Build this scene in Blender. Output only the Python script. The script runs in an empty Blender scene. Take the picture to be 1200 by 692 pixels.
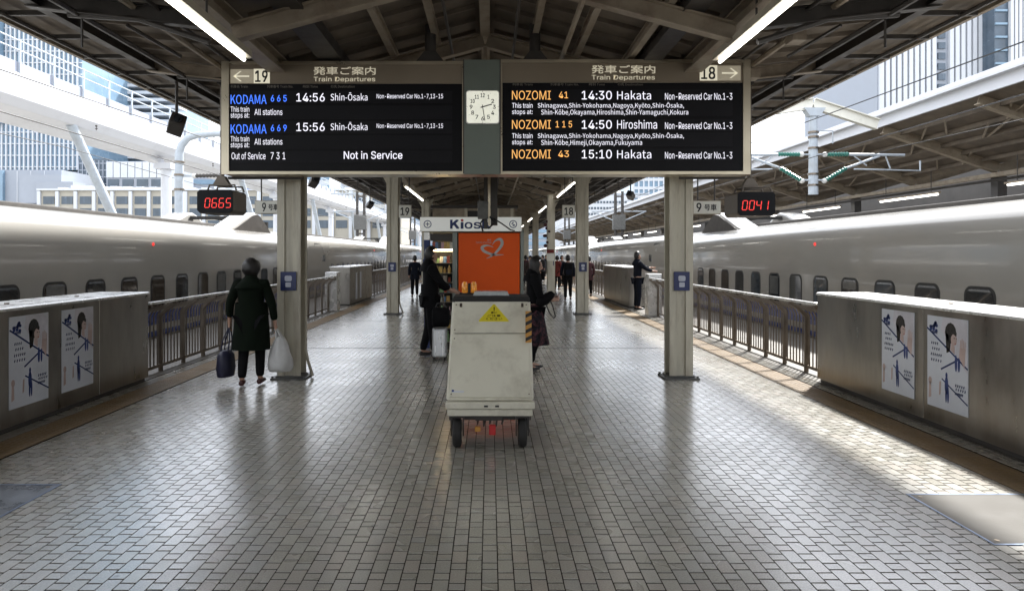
import bpy, bmesh, math, random
from mathutils import Vector, Matrix, noise
R = math.radians
random.seed(7)
SC = bpy.context.scene
COL = SC.collection

# ------------------------------------------------------------------ camera
CAMZ = 1.6
cam_d = bpy.data.cameras.new("camera")
cam_d.sensor_width = 36.0
cam_d.lens = 24.0
cam_d.shift_x = 26 / 1200
cam_d.shift_y = -49 / 1200
cam_d.clip_end = 4000
cam = bpy.data.objects.new("camera", cam_d)
cam.location = (0, 0, CAMZ)
cam.rotation_euler = (R(90), 0, 0)
COL.objects.link(cam)
SC.camera = cam

# ------------------------------------------------------------------ light
SUN = Vector((0.60, 0.84, 1.12)).normalized()
el = math.asin(SUN.z)
az = math.atan2(SUN.x, SUN.y)
W = bpy.data.worlds.new("World")
SC.world = W
W.use_nodes = True
nt = W.node_tree
bg = nt.nodes["Background"]
sky = nt.nodes.new("ShaderNodeTexSky")
sky.sky_type = 'NISHITA'
sky.sun_disc = False
sky.sun_elevation = el
sky.sun_rotation = az
sky.air_density = 1.0
sky.dust_density = 1.0
sky.ozone_density = 1.0
# thin bright cloud veil over the clear sky
tcw = nt.nodes.new("ShaderNodeTexCoord")
cn = nt.nodes.new("ShaderNodeTexNoise"); cn.inputs["Scale"].default_value = 2.2; cn.inputs["Detail"].default_value = 5
mpw = nt.nodes.new("ShaderNodeMapping"); mpw.inputs["Scale"].default_value = (1, 1, 2.5)
nt.links.new(tcw.outputs["Generated"], mpw.inputs[0]); nt.links.new(mpw.outputs[0], cn.inputs["Vector"])
crw = nt.nodes.new("ShaderNodeMapRange"); crw.inputs[1].default_value = .3; crw.inputs[2].default_value = .65; crw.inputs[3].default_value = .45; crw.inputs[4].default_value = .9
nt.links.new(cn.outputs["Fac"], crw.inputs[0])
mxw = nt.nodes.new("ShaderNodeMix"); mxw.data_type = 'RGBA'; mxw.inputs[7].default_value = (9.5, 9.6, 9.9, 1)
nt.links.new(crw.outputs[0], mxw.inputs[0]); nt.links.new(sky.outputs[0], mxw.inputs[6])
nt.links.new(mxw.outputs[2], bg.inputs[0])
bg.inputs[1].default_value = 0.15
sl = bpy.data.lights.new("sun", 'SUN')
sl.energy = 5.0
sl.angle = R(3.0)
sl.color = (1, 0.97, 0.92)
so = bpy.data.objects.new("sun", sl)
so.rotation_euler = SUN.to_track_quat('Z', 'Y').to_euler()
so.location = (20, 20, 40)
COL.objects.link(so)
SC.view_settings.view_transform = 'Standard'
SC.view_settings.look = 'None'
SC.view_settings.exposure = 1.15
SC.view_settings.gamma = 1.0


# ------------------------------------------------------------------ helpers
def PX(px, Y):
    return (px - 574) / 800 * Y


def PZ(py, Y):
    return CAMZ - (py - 297) / 800 * Y


def mat(name, col, rough=0.5, metal=0.0, var=0.15, scale=6.0, stretch=(1, 1, 1), bump=0.0, bscale=40.0,
        coat=0.0, emit=None, es=0.0, rvar=0.1, dirt=None, dirt_amt=0.0, spec=0.5, stain=1.2):
    m = bpy.data.materials.new(name)
    m.use_nodes = True
    n = m.node_tree.nodes
    l = m.node_tree.links
    b = n["Principled BSDF"]
    b.inputs["Metallic"].default_value = metal
    b.inputs["Coat Weight"].default_value = coat
    b.inputs["Coat Roughness"].default_value = 0.06
    b.inputs["Specular IOR Level"].default_value = spec
    if emit:
        b.inputs["Emission Color"].default_value = (*emit, 1)
        b.inputs["Emission Strength"].default_value = es
    tc = n.new("ShaderNodeTexCoord")
    mp = n.new("ShaderNodeMapping")
    mp.inputs["Scale"].default_value = stretch
    oi = n.new("ShaderNodeObjectInfo")
    add = n.new("ShaderNodeVectorMath")
    add.operation = 'MULTIPLY_ADD'
    l.new(oi.outputs["Random"], add.inputs[0])
    add.inputs[1].default_value = (37, 23, 11)
    l.new(tc.outputs["Object"], add.inputs[2])
    l.new(add.outputs[0], mp.inputs[0])
    no = n.new("ShaderNodeTexNoise")
    no.inputs["Scale"].default_value = scale
    no.inputs["Detail"].default_value = 6
    no.inputs["Roughness"].default_value = 0.62
    l.new(mp.outputs[0], no.inputs["Vector"])
    mx = n.new("ShaderNodeMix")
    mx.data_type = 'RGBA'
    c1 = tuple(max(0, c * (1 - var)) for c in col)
    c2 = tuple(min(1, c * (1 + var)) for c in col)
    mx.inputs[6].default_value = (*c1, 1)
    mx.inputs[7].default_value = (*c2, 1)
    mr = n.new("ShaderNodeMapRange")
    mr.inputs[1].default_value = 0.3
    mr.inputs[2].default_value = 0.7
    l.new(no.outputs["Fac"], mr.inputs[0])
    l.new(mr.outputs[0], mx.inputs[0])
    out = mx.outputs[2]
    if dirt:
        n2 = n.new("ShaderNodeTexNoise")
        n2.inputs["Scale"].default_value = stain
        n2.inputs["Detail"].default_value = 8
        n2.inputs["Roughness"].default_value = 0.7
        l.new(mp.outputs[0], n2.inputs["Vector"])
        m2 = n.new("ShaderNodeMapRange")
        m2.inputs[1].default_value = 0.48
        m2.inputs[2].default_value = 0.72
        m2.inputs[4].default_value = dirt_amt
        l.new(n2.outputs["Fac"], m2.inputs[0])
        mx2 = n.new("ShaderNodeMix")
        mx2.data_type = 'RGBA'
        mx2.inputs[7].default_value = (*dirt, 1)
        l.new(out, mx2.inputs[6])
        l.new(m2.outputs[0], mx2.inputs[0])
        out = mx2.outputs[2]
    l.new(out, b.inputs["Base Color"])
    r2 = n.new("ShaderNodeMapRange")
    r2.inputs[3].default_value = max(0.02, rough - rvar)
    r2.inputs[4].default_value = min(1, rough + rvar)
    l.new(mr.outputs[0], r2.inputs[0])
    l.new(r2.outputs[0], b.inputs["Roughness"])
    if bump:
        nb = n.new("ShaderNodeTexNoise")
        nb.inputs["Scale"].default_value = bscale
        nb.inputs["Detail"].default_value = 4
        l.new(mp.outputs[0], nb.inputs["Vector"])
        bp = n.new("ShaderNodeBump")
        bp.inputs["Strength"].default_value = bump
        bp.inputs["Distance"].default_value = 0.01
        l.new(nb.outputs["Fac"], bp.inputs["Height"])
        l.new(bp.outputs[0], b.inputs["Normal"])
    return m


class MB:
    """collects shapes and links them as one mesh object"""

    def __init__(s):
        s.v = []
        s.f = []
        s.m = []
        s.cur = 0

    def mesh(s, vs, fs):
        o = len(s.v)
        s.v += [tuple(x) for x in vs]
        s.f += [tuple(i + o for i in f) for f in fs]
        s.m += [s.cur] * len(fs)
        return s

    def box(s, x0, x1, y0, y1, z0, z1):
        if x0 > x1: x0, x1 = x1, x0
        if y0 > y1: y0, y1 = y1, y0
        if z0 > z1: z0, z1 = z1, z0
        return s.mesh([(x0, y0, z0), (x1, y0, z0), (x1, y1, z0), (x0, y1, z0), (x0, y0, z1), (x1, y0, z1), (x1, y1, z1), (x0, y1, z1)],
                      [(0, 3, 2, 1), (4, 5, 6, 7), (0, 1, 5, 4), (1, 2, 6, 5), (2, 3, 7, 6), (3, 0, 4, 7)])

    def beam(s, a, b, w, h, up=(0, 0, 1)):
        a = Vector(a); b = Vector(b)
        d = (b - a).normalized()
        u = Vector(up)
        if abs(d.dot(u)) > 0.98: u = Vector((0, 1, 0))
        sx = d.cross(u).normalized() * w / 2
        sz = sx.cross(d).normalized() * h / 2
        vs = [p + i * sx + j * sz for p in (a, b) for i, j in ((-1, -1), (1, -1), (1, 1), (-1, 1))]
        return s.mesh(vs, [(3, 2, 1, 0), (4, 5, 6, 7), (0, 1, 5, 4), (1, 2, 6, 5), (2, 3, 7, 6), (3, 0, 4, 7)])

    def ibeam(s, a, b, w, h, t=0.015, up=(0, 0, 1)):
        a = Vector(a); b = Vector(b)
        d = (b - a).normalized()
        sx = d.cross(Vector(up)).normalized()
        sz = sx.cross(d).normalized()
        s.beam(a + sz * (h / 2 - t / 2), b + sz * (h / 2 - t / 2), w, t, up)
        s.beam(a - sz * (h / 2 - t / 2), b - sz * (h / 2 - t / 2), w, t, up)
        s.beam(a, b, t, h - 2 * t, up)
        return s

    def tube(s, pts, r, n=8, cap=True):
        pts = [Vector(p) for p in pts]
        rs = r if isinstance(r, (list, tuple)) else [r] * len(pts)
        base = []
        prev = None
        for i, p in enumerate(pts):
            if i == 0: d = pts[1] - p
            elif i == len(pts) - 1: d = p - pts[i - 1]
            else: d = (pts[i + 1] - p).normalized() + (p - pts[i - 1]).normalized()
            d.normalize()
            if prev is None:
                u = Vector((0, 0, 1)) if abs(d.z) < 0.9 else Vector((0, 1, 0))
                sx = d.cross(u).normalized()
            else:
                sx = (prev - d * prev.dot(d)).normalized()
            prev = sx
            sy = d.cross(sx)
            rr = rs[i]
            if not isinstance(rr, (tuple, list)): rr = (rr, rr)
            base += [p + sx * math.cos(2 * math.pi * k / n) * rr[0] + sy * math.sin(2 * math.pi * k / n) * rr[1] for k in range(n)]
        fs = []
        for i in range(len(pts) - 1):
            for k in range(n):
                a = i * n + k; b = i * n + (k + 1) % n
                fs.append((a, b, b + n, a + n))
        if cap:
            fs.append(tuple(range(n - 1, -1, -1)))
            fs.append(tuple(range((len(pts) - 1) * n, len(pts) * n)))
        return s.mesh(base, fs)

    def cyl(s, a, b, r, n=16):
        return s.tube([a, b], r, n)

    def prism(s, poly, axis, a, b):
        """extrude a 2-D polygon along an axis between a and b. axis 'x': poly=(y,z); 'y': (x,z); 'z': (x,y)"""
        def pt(p, t):
            return {'x': (t, p[0], p[1]), 'y': (p[0], t, p[1]), 'z': (p[0], p[1], t)}[axis]
        n = len(poly)
        vs = [pt(p, a) for p in poly] + [pt(p, b) for p in poly]
        fs = [tuple(range(n)), tuple(range(2 * n - 1, n - 1, -1))]
        fs += [(k, k + n, (k + 1) % n + n, (k + 1) % n) for k in range(n)]
        return s.mesh(vs, fs)

    def sphere(s, c, r, n=12, m=8):
        rr = r if isinstance(r, (tuple, list)) else (r, r, r)
        vs = [(c[0], c[1], c[2] - rr[2])]
        for j in range(1, m):
            t = math.pi * j / m
            for k in range(n):
                p = 2 * math.pi * k / n
                vs.append((c[0] + rr[0] * math.sin(t) * math.cos(p), c[1] + rr[1] * math.sin(t) * math.sin(p), c[2] - rr[2] * math.cos(t)))
        vs.append((c[0], c[1], c[2] + rr[2]))
        fs = [(0, 1 + (k + 1) % n, 1 + k) for k in range(n)]
        for j in range(m - 2):
            for k in range(n):
                a = 1 + j * n + k; b = 1 + j * n + (k + 1) % n
                fs.append((a, b, b + n, a + n))
        L = len(vs) - 1
        fs += [(L, 1 + (m - 2) * n + k, 1 + (m - 2) * n + (k + 1) % n) for k in range(n)]
        return s.mesh(vs, fs)

    def build(s, name, m, parent=None, smooth=None, bevel=0, kind=None, fixn=True):
        me = bpy.data.meshes.new(name)
        me.from_pydata(s.v, [], s.f)
        ms = m if isinstance(m, (list, tuple)) else [m]
        for x in ms: me.materials.append(x)
        if len(ms) > 1: me.polygons.foreach_set("material_index", s.m)
        if fixn:
            bm = bmesh.new(); bm.from_mesh(me)
            bmesh.ops.recalc_face_normals(bm, faces=bm.faces)
            bm.to_mesh(me); bm.free()
        if smooth: 
            me.shade_smooth()
            if smooth < 180:
                me.set_sharp_from_angle(angle=R(smooth))
        o = bpy.data.objects.new(name, me)
        COL.objects.link(o)
        if parent: o.parent = parent
        if bevel:
            bv = o.modifiers.new("bevel", 'BEVEL')
            bv.width = bevel; bv.segments = 2; bv.limit_method = 'ANGLE'; bv.angle_limit = R(40)
        if kind: o["kind"] = kind
        return o


def relink(name, src, parent=None, loc=None, rot=None, scale=None):
    o = bpy.data.objects.new(name, src.data)
    COL.objects.link(o)
    if parent: o.parent = parent
    for md in src.modifiers:
        if md.type == 'BEVEL':
            bv = o.modifiers.new("bevel", 'BEVEL')
            bv.width = md.width; bv.segments = md.segments; bv.limit_method = 'ANGLE'; bv.angle_limit = md.angle_limit
    if loc is not None: o.location = loc
    if rot is not None: o.rotation_euler = rot
    if scale is not None: o.scale = scale
    return o


def tag(o, label, cat, group=None):
    o["label"] = label
    o["category"] = cat
    if group: o["group"] = group
    return o


def thing(name, label, cat, loc=(0, 0, 0), rz=0, group=None):
    o = bpy.data.objects.new(name, None)
    o.empty_display_size = 0.2
    COL.objects.link(o)
    o.location = loc
    o.rotation_euler = (0, 0, rz)
    return tag(o, label, cat, group)


def kids(o):
    return [c for c in bpy.data.objects if c.parent == o]


def copy_thing(root, loc, label, rz=None, group=None, skip=()):
    kmap = {}
    for c in bpy.data.objects:
        if c.parent: kmap.setdefault(c.parent.name, []).append(c)

    def rec(o, par):
        c = o.copy(); COL.objects.link(c)
        c.parent = par
        if par: c.matrix_parent_inverse = o.matrix_parent_inverse.copy()
        for k in kmap.get(o.name, []):
            if k.name.split('.')[0] not in skip: rec(k, c)
        return c
    c = rec(root, None)
    c.location = loc
    if rz is not None: c.rotation_euler = (0, 0, rz)
    c["label"] = label
    if group: c["group"] = group
    return c


def text_part(body, box, Y, m, parent, name="lettering", bold=0.0, ext=0.002, plane='front', org=(0, 0, 0), fit=True):
    """flat lettering fitted to box=(x0,x1,z0,z1) in the plane at depth Y (facing -Y)"""
    c = bpy.data.curves.new(name, 'FONT')
    c.body = body
    if FONT: c.font = FONT if all(ord(ch) < 0x3000 and ch not in 'Kk' for ch in body) else FONTJ
    c.extrude = 0.0
    c.resolution_u = 3
    t = bpy.data.objects.new("tmp", c)
    COL.objects.link(t)
    dg = bpy.context.evaluated_depsgraph_get()
    me = bpy.data.meshes.new_from_object(t.evaluated_get(dg))
    bpy.data.objects.remove(t)
    bpy.data.curves.remove(c)
    xs = [v.co.x for v in me.vertices]; ys = [v.co.y for v in me.vertices]
    if not xs: return None
    x0, x1, z0, z1 = box
    sx = (x1 - x0) / (max(xs) - min(xs)); sy = (z1 - z0) / (max(ys) - min(ys))
    ax, ay = min(xs), min(ys)
    bx_, bz_ = bold * sy * .45, bold * sy * .35
    vs_ = [(x0 + bx_ + (v.co.x - ax) * sx * (1 - 2 * bx_ / (x1 - x0)), z0 + bz_ + (v.co.y - ay) * sy * (1 - 2 * bz_ / (z1 - z0))) for v in me.vertices]
    fs_ = [tuple(p.vertices) for p in me.polygons]
    V_, F_ = [], []
    strikes = [(0, 0)] if bold <= 0 else [(-1, -1), (1, -1), (1, 1), (-1, 1), (0, 0)]
    for i, (a, b_) in enumerate(strikes):        # several strikes a hair apart thicken the strokes
        o_ = len(V_)
        V_ += [(u + a * bx_, Y - i * .00012, w + b_ * bz_) for u, w in vs_]
        F_ += [tuple(k + o_ for k in f) for f in fs_]
    bpy.data.meshes.remove(me)
    me = bpy.data.meshes.new(name)
    me.from_pydata(V_, [], F_)
    me.materials.clear(); me.materials.append(m)
    o = bpy.data.objects.new(name, me)
    COL.objects.link(o)
    if parent: o.parent = parent
    return o


def rrect(cx, cz, w, h, r, n=4):
    pts = []
    for sx, sz, a0 in ((1, 1, 0), (-1, 1, 90), (-1, -1, 180), (1, -1, 270)):
        for k in range(n + 1):
            a = R(a0 + 90 * k / n)
            pts.append((cx + sx * (w / 2 - r) + r * math.cos(a), cz + sz * (h / 2 - r) + r * math.sin(a)))
    return pts


try:
    import os
    FDIR = os.path.join(bpy.utils.resource_path('LOCAL'), "datafiles", "fonts")
    FONT = bpy.data.fonts.load(os.path.join(FDIR, "Inter.woff2"))
    FONTJ = bpy.data.fonts.load(os.path.join(FDIR, "Noto Sans CJK Regular.woff2"))
except Exception:
    FONT = FONTJ = None
# ------------------------------------------------------------------ materials
M = {}
M['deck'] = mat("canopy_deck_paint", (0.17, 0.14, 0.108), 0.7, var=0.3, scale=2, dirt=(0.08, 0.06, 0.045), dirt_amt=0.7)
M['beam'] = mat("canopy_beam_paint", (0.31, 0.26, 0.195), 0.55, var=0.2, scale=3, dirt=(0.14, 0.09, 0.06), dirt_amt=0.7, stain=2.5)
M['dark'] = mat("dark_painted_steel", (0.045, 0.04, 0.036), 0.5, var=0.3, scale=6)
M['column'] = mat("cream_column_paint", (0.50, 0.47, 0.38), 0.42, var=0.12, scale=3, stretch=(3, 3, .4), dirt=(0.2, 0.15, 0.1), dirt_amt=0.55, stain=3.5)
M['colbase'] = mat("worn_base_steel", (0.10, 0.10, 0.095), 0.5, var=0.4, scale=12)
M['steel'] = mat("brushed_stainless", (0.31, 0.29, 0.26), 0.34, metal=1.0, var=0.22, scale=3, stretch=(1.2, 1.2, .35), rvar=0.1, dirt=(0.17, 0.15, 0.12), dirt_amt=0.3, bump=.06, bscale=14)
M['steel2'] = mat("fence_stainless", (0.19, 0.16, 0.13), 0.38, metal=1.0, var=0.2, scale=5, dirt=(0.1, 0.08, 0.06), dirt_amt=0.5)
M['cap'] = mat("pale_top_cover", (0.74, 0.74, 0.73), 0.28, metal=0.35, var=0.05, scale=4, dirt=(0.4, 0.38, 0.35), dirt_amt=0.2)  # paled so barrier tops carry sun and sky sheen in their colour
M['black'] = mat("black_plastic", (0.012, 0.012, 0.013), 0.4, var=0.2)
M['rubber'] = mat("black_rubber", (0.018, 0.017, 0.016), 0.75, var=0.3, scale=20)
M['white'] = mat("white_paint", (0.75, 0.75, 0.73), 0.4, var=0.05)
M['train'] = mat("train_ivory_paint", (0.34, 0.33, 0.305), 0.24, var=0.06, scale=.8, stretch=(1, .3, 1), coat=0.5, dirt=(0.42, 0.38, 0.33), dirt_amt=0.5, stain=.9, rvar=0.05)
M['blue'] = mat("train_blue_paint", (0.012, 0.035, 0.20), 0.3, var=0.08, coat=.4)
M['glass'] = mat("dark_window_glass", (0.02, 0.025, 0.03), 0.05, var=0.3, scale=2, rvar=0.02, spec=0.9)
M['gasket'] = mat("window_gasket", (0.03, 0.03, 0.03), 0.6)
M['grime'] = mat("underframe_grey", (0.07, 0.065, 0.06), 0.8, var=.3)
M['tube'] = mat("fluorescent_tube", (0.9, 0.9, 0.9), 0.4, emit=(1.0, 0.98, 0.93), es=5.0)
M['tubeo'] = mat("distant_tube", (0.9, 0.9, 0.9), 0.4, emit=(1.0, 0.97, 0.9), es=3.0)
M['lampbody'] = mat("lamp_batten_paint", (0.42, 0.38, 0.3), 0.5)
M['frame'] = mat("board_frame_bronze", (0.52, 0.46, 0.35), 0.33, metal=0.75, var=0.08, scale=2)
M['casing'] = mat("brown_display_casing", (0.12, 0.10, 0.08), 0.4, metal=.4)
M['header'] = mat("board_header_panel", (0.22, 0.18, 0.13), 0.4, var=0.06, scale=1.5)
M['greypanel'] = mat("clock_panel_greygreen", (0.15, 0.18, 0.155), 0.45, var=0.08, scale=2)
M['screen'] = mat("led_screen", (0.006, 0.006, 0.008), 0.45, var=0.05, rvar=0, spec=.15)
M['screenrow'] = mat("led_row_strip", (0.012, 0.012, 0.015), 0.5, var=0.05, rvar=0, spec=.15)
M['t_blue'] = mat("led_blue_text", (0.05, 0.1, 0.5), 0.5, emit=(0.045, 0.17, 0.9), es=0.75)
M['t_white'] = mat("led_white_text", (0.4, 0.4, 0.42), 0.5, emit=(0.85, 0.84, 0.95), es=0.5)
M['t_orange'] = mat("led_orange_text", (0.5, 0.3, 0.1), 0.5, emit=(0.85, 0.42, 0.12), es=0.5)
M['t_cream'] = mat("header_cream_print", (0.62, 0.57, 0.45), 0.5, emit=(0.9, 0.82, 0.62), es=.16)
M['t_dim'] = mat("dim_header_print", (0.22, 0.20, 0.17), 0.5)
M['numpatch'] = mat("backlit_number_patch", (0.6, 0.56, 0.44), 0.4, emit=(0.9, 0.85, 0.66), es=.26)
M['arrowpatch'] = mat("backlit_arrow_patch", (0.34, 0.3, 0.22), 0.4, emit=(0.9, 0.8, 0.6), es=.08)
M['ink'] = mat("black_print", (0.01, 0.01, 0.01), 0.5)
M['redled'] = mat("red_led", (0.3, 0.02, 0.02), 0.5, emit=(1.0, 0.05, 0.04), es=.55)
M['signwhite'] = mat("white_sign_face", (0.66, 0.65, 0.58), 0.35, var=.05)
M['signkiosk'] = mat("kiosk_sign_face", (0.62, 0.63, 0.60), 0.4, var=.03, emit=(.9, .92, .88), es=.12)
M['navy'] = mat("navy_print", (0.012, 0.03, 0.13), 0.45, var=.1)
M['red'] = mat("red_paint", (0.45, 0.02, 0.02), 0.45)
M['orange'] = mat("orange_panel", (0.86, 0.115, 0.016), 0.5, var=.04, scale=1.6, spec=.15)
M['silverink'] = mat("silver_print", (0.48, 0.46, 0.44), 0.45)
M['cart'] = mat("cream_cart_paint", (0.68, 0.655, 0.54), 0.42, var=.06, scale=3, dirt=(0.26, 0.22, 0.16), dirt_amt=0.55, stain=2.2, bump=.05, bscale=5)
M['yellow'] = mat("yellow_sticker", (0.72, 0.60, 0.03), 0.45, var=.06)
M['hazard'] = mat("hazard_orange", (0.55, 0.27, 0.05), 0.5, var=.2)
M['amber'] = mat("amber_lens", (0.5, 0.17, 0.02), 0.15, var=.6, scale=40, emit=(1.0, 0.42, 0.06), es=.08)
M['clear'] = mat("pale_clear_tray", (0.42, 0.45, 0.45), 0.2, var=.2, scale=20)
M['tactile'] = mat("ochre_tactile_paving", (0.235, 0.16, 0.08), 0.5, var=.18, scale=4, dirt=(0.16, 0.10, 0.05), dirt_amt=.6, stain=2)
M['edge'] = mat("edge_paving", (0.115, 0.105, 0.09), 0.55, var=.2, scale=5, dirt=(0.09, 0.075, 0.06), dirt_amt=.6)
M['grout'] = mat("dark_grout", (0.022, 0.016, 0.012), 0.95, var=.3, scale=9, spec=.1)
M['hatch'] = mat("blue_reflection_hatch_plate", (0.16, 0.175, 0.20), 0.3, metal=.3, var=.12, scale=5, dirt=(0.2, 0.19, 0.17), dirt_amt=.5, bump=.15, bscale=60)  # blue tone puts the left hatch's reflection into its colour
M['ballast'] = mat("track_ballast", (0.13, 0.115, 0.10), 0.9, var=.5, scale=14, bump=.6, bscale=30)
M['concrete'] = mat("platform_concrete", (0.28, 0.27, 0.25), 0.8, var=.2, scale=3, dirt=(0.12, 0.1, 0.09), dirt_amt=.6)
M['rail'] = mat("rail_steel", (0.16, 0.11, 0.08), 0.5, metal=.8)
M['poster'] = mat("poster_paper", (0.60, 0.63, 0.69), 0.4, var=.04)
M['skin'] = mat("skin", (0.42, 0.25, 0.18), 0.5, var=.08)
M['hair'] = mat("black_hair", (0.012, 0.010, 0.009), 0.45, var=.3, scale=30, bump=.4, bscale=60)
M['coatgreen'] = mat("dark_green_coat_cloth", (0.005, 0.0085, 0.005), 0.9, var=.3, scale=8, bump=.5, bscale=9, spec=.12)
M['clothblack'] = mat("black_cloth", (0.006, 0.006, 0.007), 0.8, var=.3, scale=8, bump=.5, bscale=10, spec=.12)
M['clothnavy'] = mat("navy_cloth", (0.007, 0.009, 0.016), 0.8, var=.3, scale=8, bump=.5, bscale=10, spec=.12)
M['clothred'] = mat("red_cloth", (0.13, 0.015, 0.012), 0.8, var=.3, scale=8)
M['clothgrey'] = mat("grey_cloth", (0.04, 0.04, 0.045), 0.8, var=.3, scale=8)
M['clothbrown'] = mat("brown_cloth", (0.035, 0.022, 0.018), 0.8, var=.3, scale=8)
M['clothplum'] = mat("plum_cloth", (0.05, 0.014, 0.018), 0.8, var=.3, scale=8)
M['shoe'] = mat("black_shoe_leather", (0.012, 0.012, 0.012), 0.35)
M['shoered'] = mat("dark_red_shoe", (0.05, 0.008, 0.008), 0.4)
M['bagnavy'] = mat("navy_bag_nylon", (0.012, 0.013, 0.04), 0.55, var=.3, bump=.4, bscale=12)
M['plastic'] = mat("white_plastic_bag", (0.50, 0.50, 0.49), 0.35, var=.12, scale=7, bump=1.0, bscale=16)
M['alu'] = mat("silver_case_shell", (0.48, 0.49, 0.5), 0.3, metal=.7, var=.1)
M['mast'] = mat("pale_mast_paint", (0.40, 0.45, 0.50), 0.5, var=.08, dirt=(0.25, 0.25, 0.25), dirt_amt=.5)
M['insul'] = mat("green_insulator_glaze", (0.02, 0.14, 0.11), 0.25, var=.15)
M['porcelain'] = mat("white_insulator_cap", (0.6, 0.6, 0.58), 0.3)
M['girder'] = mat("white_viaduct_paint", (0.60, 0.62, 0.66), 0.45, var=.03, scale=.3, dirt=(.42,.43,.45), dirt_amt=.5, stain=.4)
M['girdergrey'] = mat("pale_viaduct_panel", (0.33, 0.36, 0.43), 0.5, var=.05, scale=.3)
M['bwhite'] = mat("pale_facade", (0.50, 0.53, 0.57), 0.5, var=.04, scale=.1)
M['bglass'] = mat("blue_curtain_wall_glass", (0.17, 0.26, 0.35), 0.25, var=0.12, scale=.15)
M['bglassdark'] = mat("grey_office_glass", (0.06, 0.085, 0.115), 0.2, var=0.3, scale=.2)
M['bgrey'] = mat("grey_facade_panel", (0.27, 0.30, 0.35), 0.6, var=.06, scale=.2)
M['bbeige'] = mat("beige_facade", (0.36, 0.34, 0.29), 0.7, var=.05, scale=.3)
M['bdark'] = mat("dark_building_wall", (0.09, 0.085, 0.08), 0.8, var=.3, scale=.4)
M['kioskwall'] = mat("kiosk_grey_frame", (0.20, 0.22, 0.20), 0.4, metal=.3, var=.06)
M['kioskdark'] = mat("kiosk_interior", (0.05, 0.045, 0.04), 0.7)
M['shelf'] = mat("kiosk_shelf", (0.25, 0.22, 0.17), 0.5)
M['warm'] = mat("warm_shelf_light", (0.9, 0.7, 0.4), 0.5, emit=(1.0, 0.74, 0.40), es=16.0)
M['plateblue'] = mat("blue_name_plate", (0.012, 0.022, 0.10), 0.35)
M['platewhite'] = mat("plate_pictogram", (0.45, 0.47, 0.55), 0.4)

# ================================================================== STRUCTURE
YB, YF = -22.0, 130.0          # how far the platform runs behind and ahead of the camera
PC = -0.06                      # centre line of the platform
LX, RX = -4.30, 4.09            # faces of the platform-edge barriers

g = MB(); g.mesh([(-1500, -300, -1.9), (1500, -300, -1.9), (1500, 2500, -1.9), (-1500, 2500, -1.9)], [(0, 1, 2, 3)])
g.build("ground", M['concrete'], kind="structure")
g = MB(); g.box(-15.5, 14.6, YB - 30, 260, -1.85, -1.45)
g.build("track_bed", M['ballast'], kind="structure")
for cx in (-8.1, 7.88, -12.4, 11.9):
    t = thing("rail_track", {-8.1: "steel rail track under the left train", 7.88: "steel rail track under the right train",
                             -12.4: "empty rail track beyond the left train", 11.9: "empty rail track beyond the right train"}[cx], "track", (cx, 0, -1.45))
    for s in (-.72, .72):
        m = MB(); m.box(s - .035, s + .035, YB - 20, 250, 0.0, .16); m.build("rail", M['rail'], t)
    m = MB()
    for k in range(120): m.box(-1.2, 1.2, -10 + k * .7, -9.78 + k * .7, -.05, .0)
    m.build("sleepers", M['concrete'], t)["kind"] = "stuff"

pf = MB(); pf.box(-6.32, 6.10, YB, YF, -1.3, -0.0026)
platform = pf.build("platform_floor", M['grout'], kind="structure")

# floor tiles ------------------------------------------------------
tm = bpy.data.materials.new("floor_tile_glaze"); tm.use_nodes = True
n = tm.node_tree.nodes; l = tm.node_tree.links; b = n["Principled BSDF"]
geo = n.new("ShaderNodeNewGeometry"); oi = n.new("ShaderNodeObjectInfo")
ad = n.new("ShaderNodeMath"); ad.operation = 'ADD'; l.new(geo.outputs["Random Per Island"], ad.inputs[0]); l.new(oi.outputs["Random"], ad.inputs[1])
fr = n.new("ShaderNodeMath"); fr.operation = 'FRACT'; l.new(ad.outputs[0], fr.inputs[0])
cr = n.new("ShaderNodeValToRGB"); l.new(fr.outputs[0], cr.inputs[0])
cr.color_ramp.elements[0].position = 0; cr.color_ramp.elements[0].color = (0.33, 0.315, 0.26, 1)
cr.color_ramp.elements[1].position = 1; cr.color_ramp.elements[1].color = (0.405, 0.385, 0.32, 1)
for p, c in ((.35, (0.37, 0.35, 0.295, 1)), (.6, (0.39, 0.35, 0.295, 1)), (.8, (0.355, 0.345, 0.305, 1))):
    e = cr.color_ramp.elements.new(p); e.color = c
no = n.new("ShaderNodeTexNoise"); no.inputs["Scale"].default_value = 0.9; no.inputs["Detail"].default_value = 3; no.inputs["Roughness"].default_value = .5
l.new(geo.outputs["Position"], no.inputs["Vector"])
n2 = n.new("ShaderNodeTexNoise"); n2.inputs["Scale"].default_value = 120; n2.inputs["Detail"].default_value = 3
l.new(geo.outputs["Position"], n2.inputs["Vector"])
mx = n.new("ShaderNodeMix"); mx.data_type = 'RGBA'; mx.blend_type = 'MULTIPLY'; mx.inputs[0].default_value = 1
mr = n.new("ShaderNodeMapRange"); mr.inputs[1].default_value = .3; mr.inputs[2].default_value = .7; mr.inputs[3].default_value = .8; mr.inputs[4].default_value = 1.08
l.new(no.outputs["Fac"], mr.inputs[0]); l.new(cr.outputs[0], mx.inputs[6]); l.new(mr.outputs[0], mx.inputs[7])
mx3 = n.new("ShaderNodeMix"); mx3.data_type = 'RGBA'; mx3.blend_type = 'MULTIPLY'; mx3.inputs[0].default_value = 1
mr3 = n.new("ShaderNodeMapRange"); mr3.inputs[1].default_value = .35; mr3.inputs[2].default_value = .65; mr3.inputs[3].default_value = .82; mr3.inputs[4].default_value = 1.1
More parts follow.
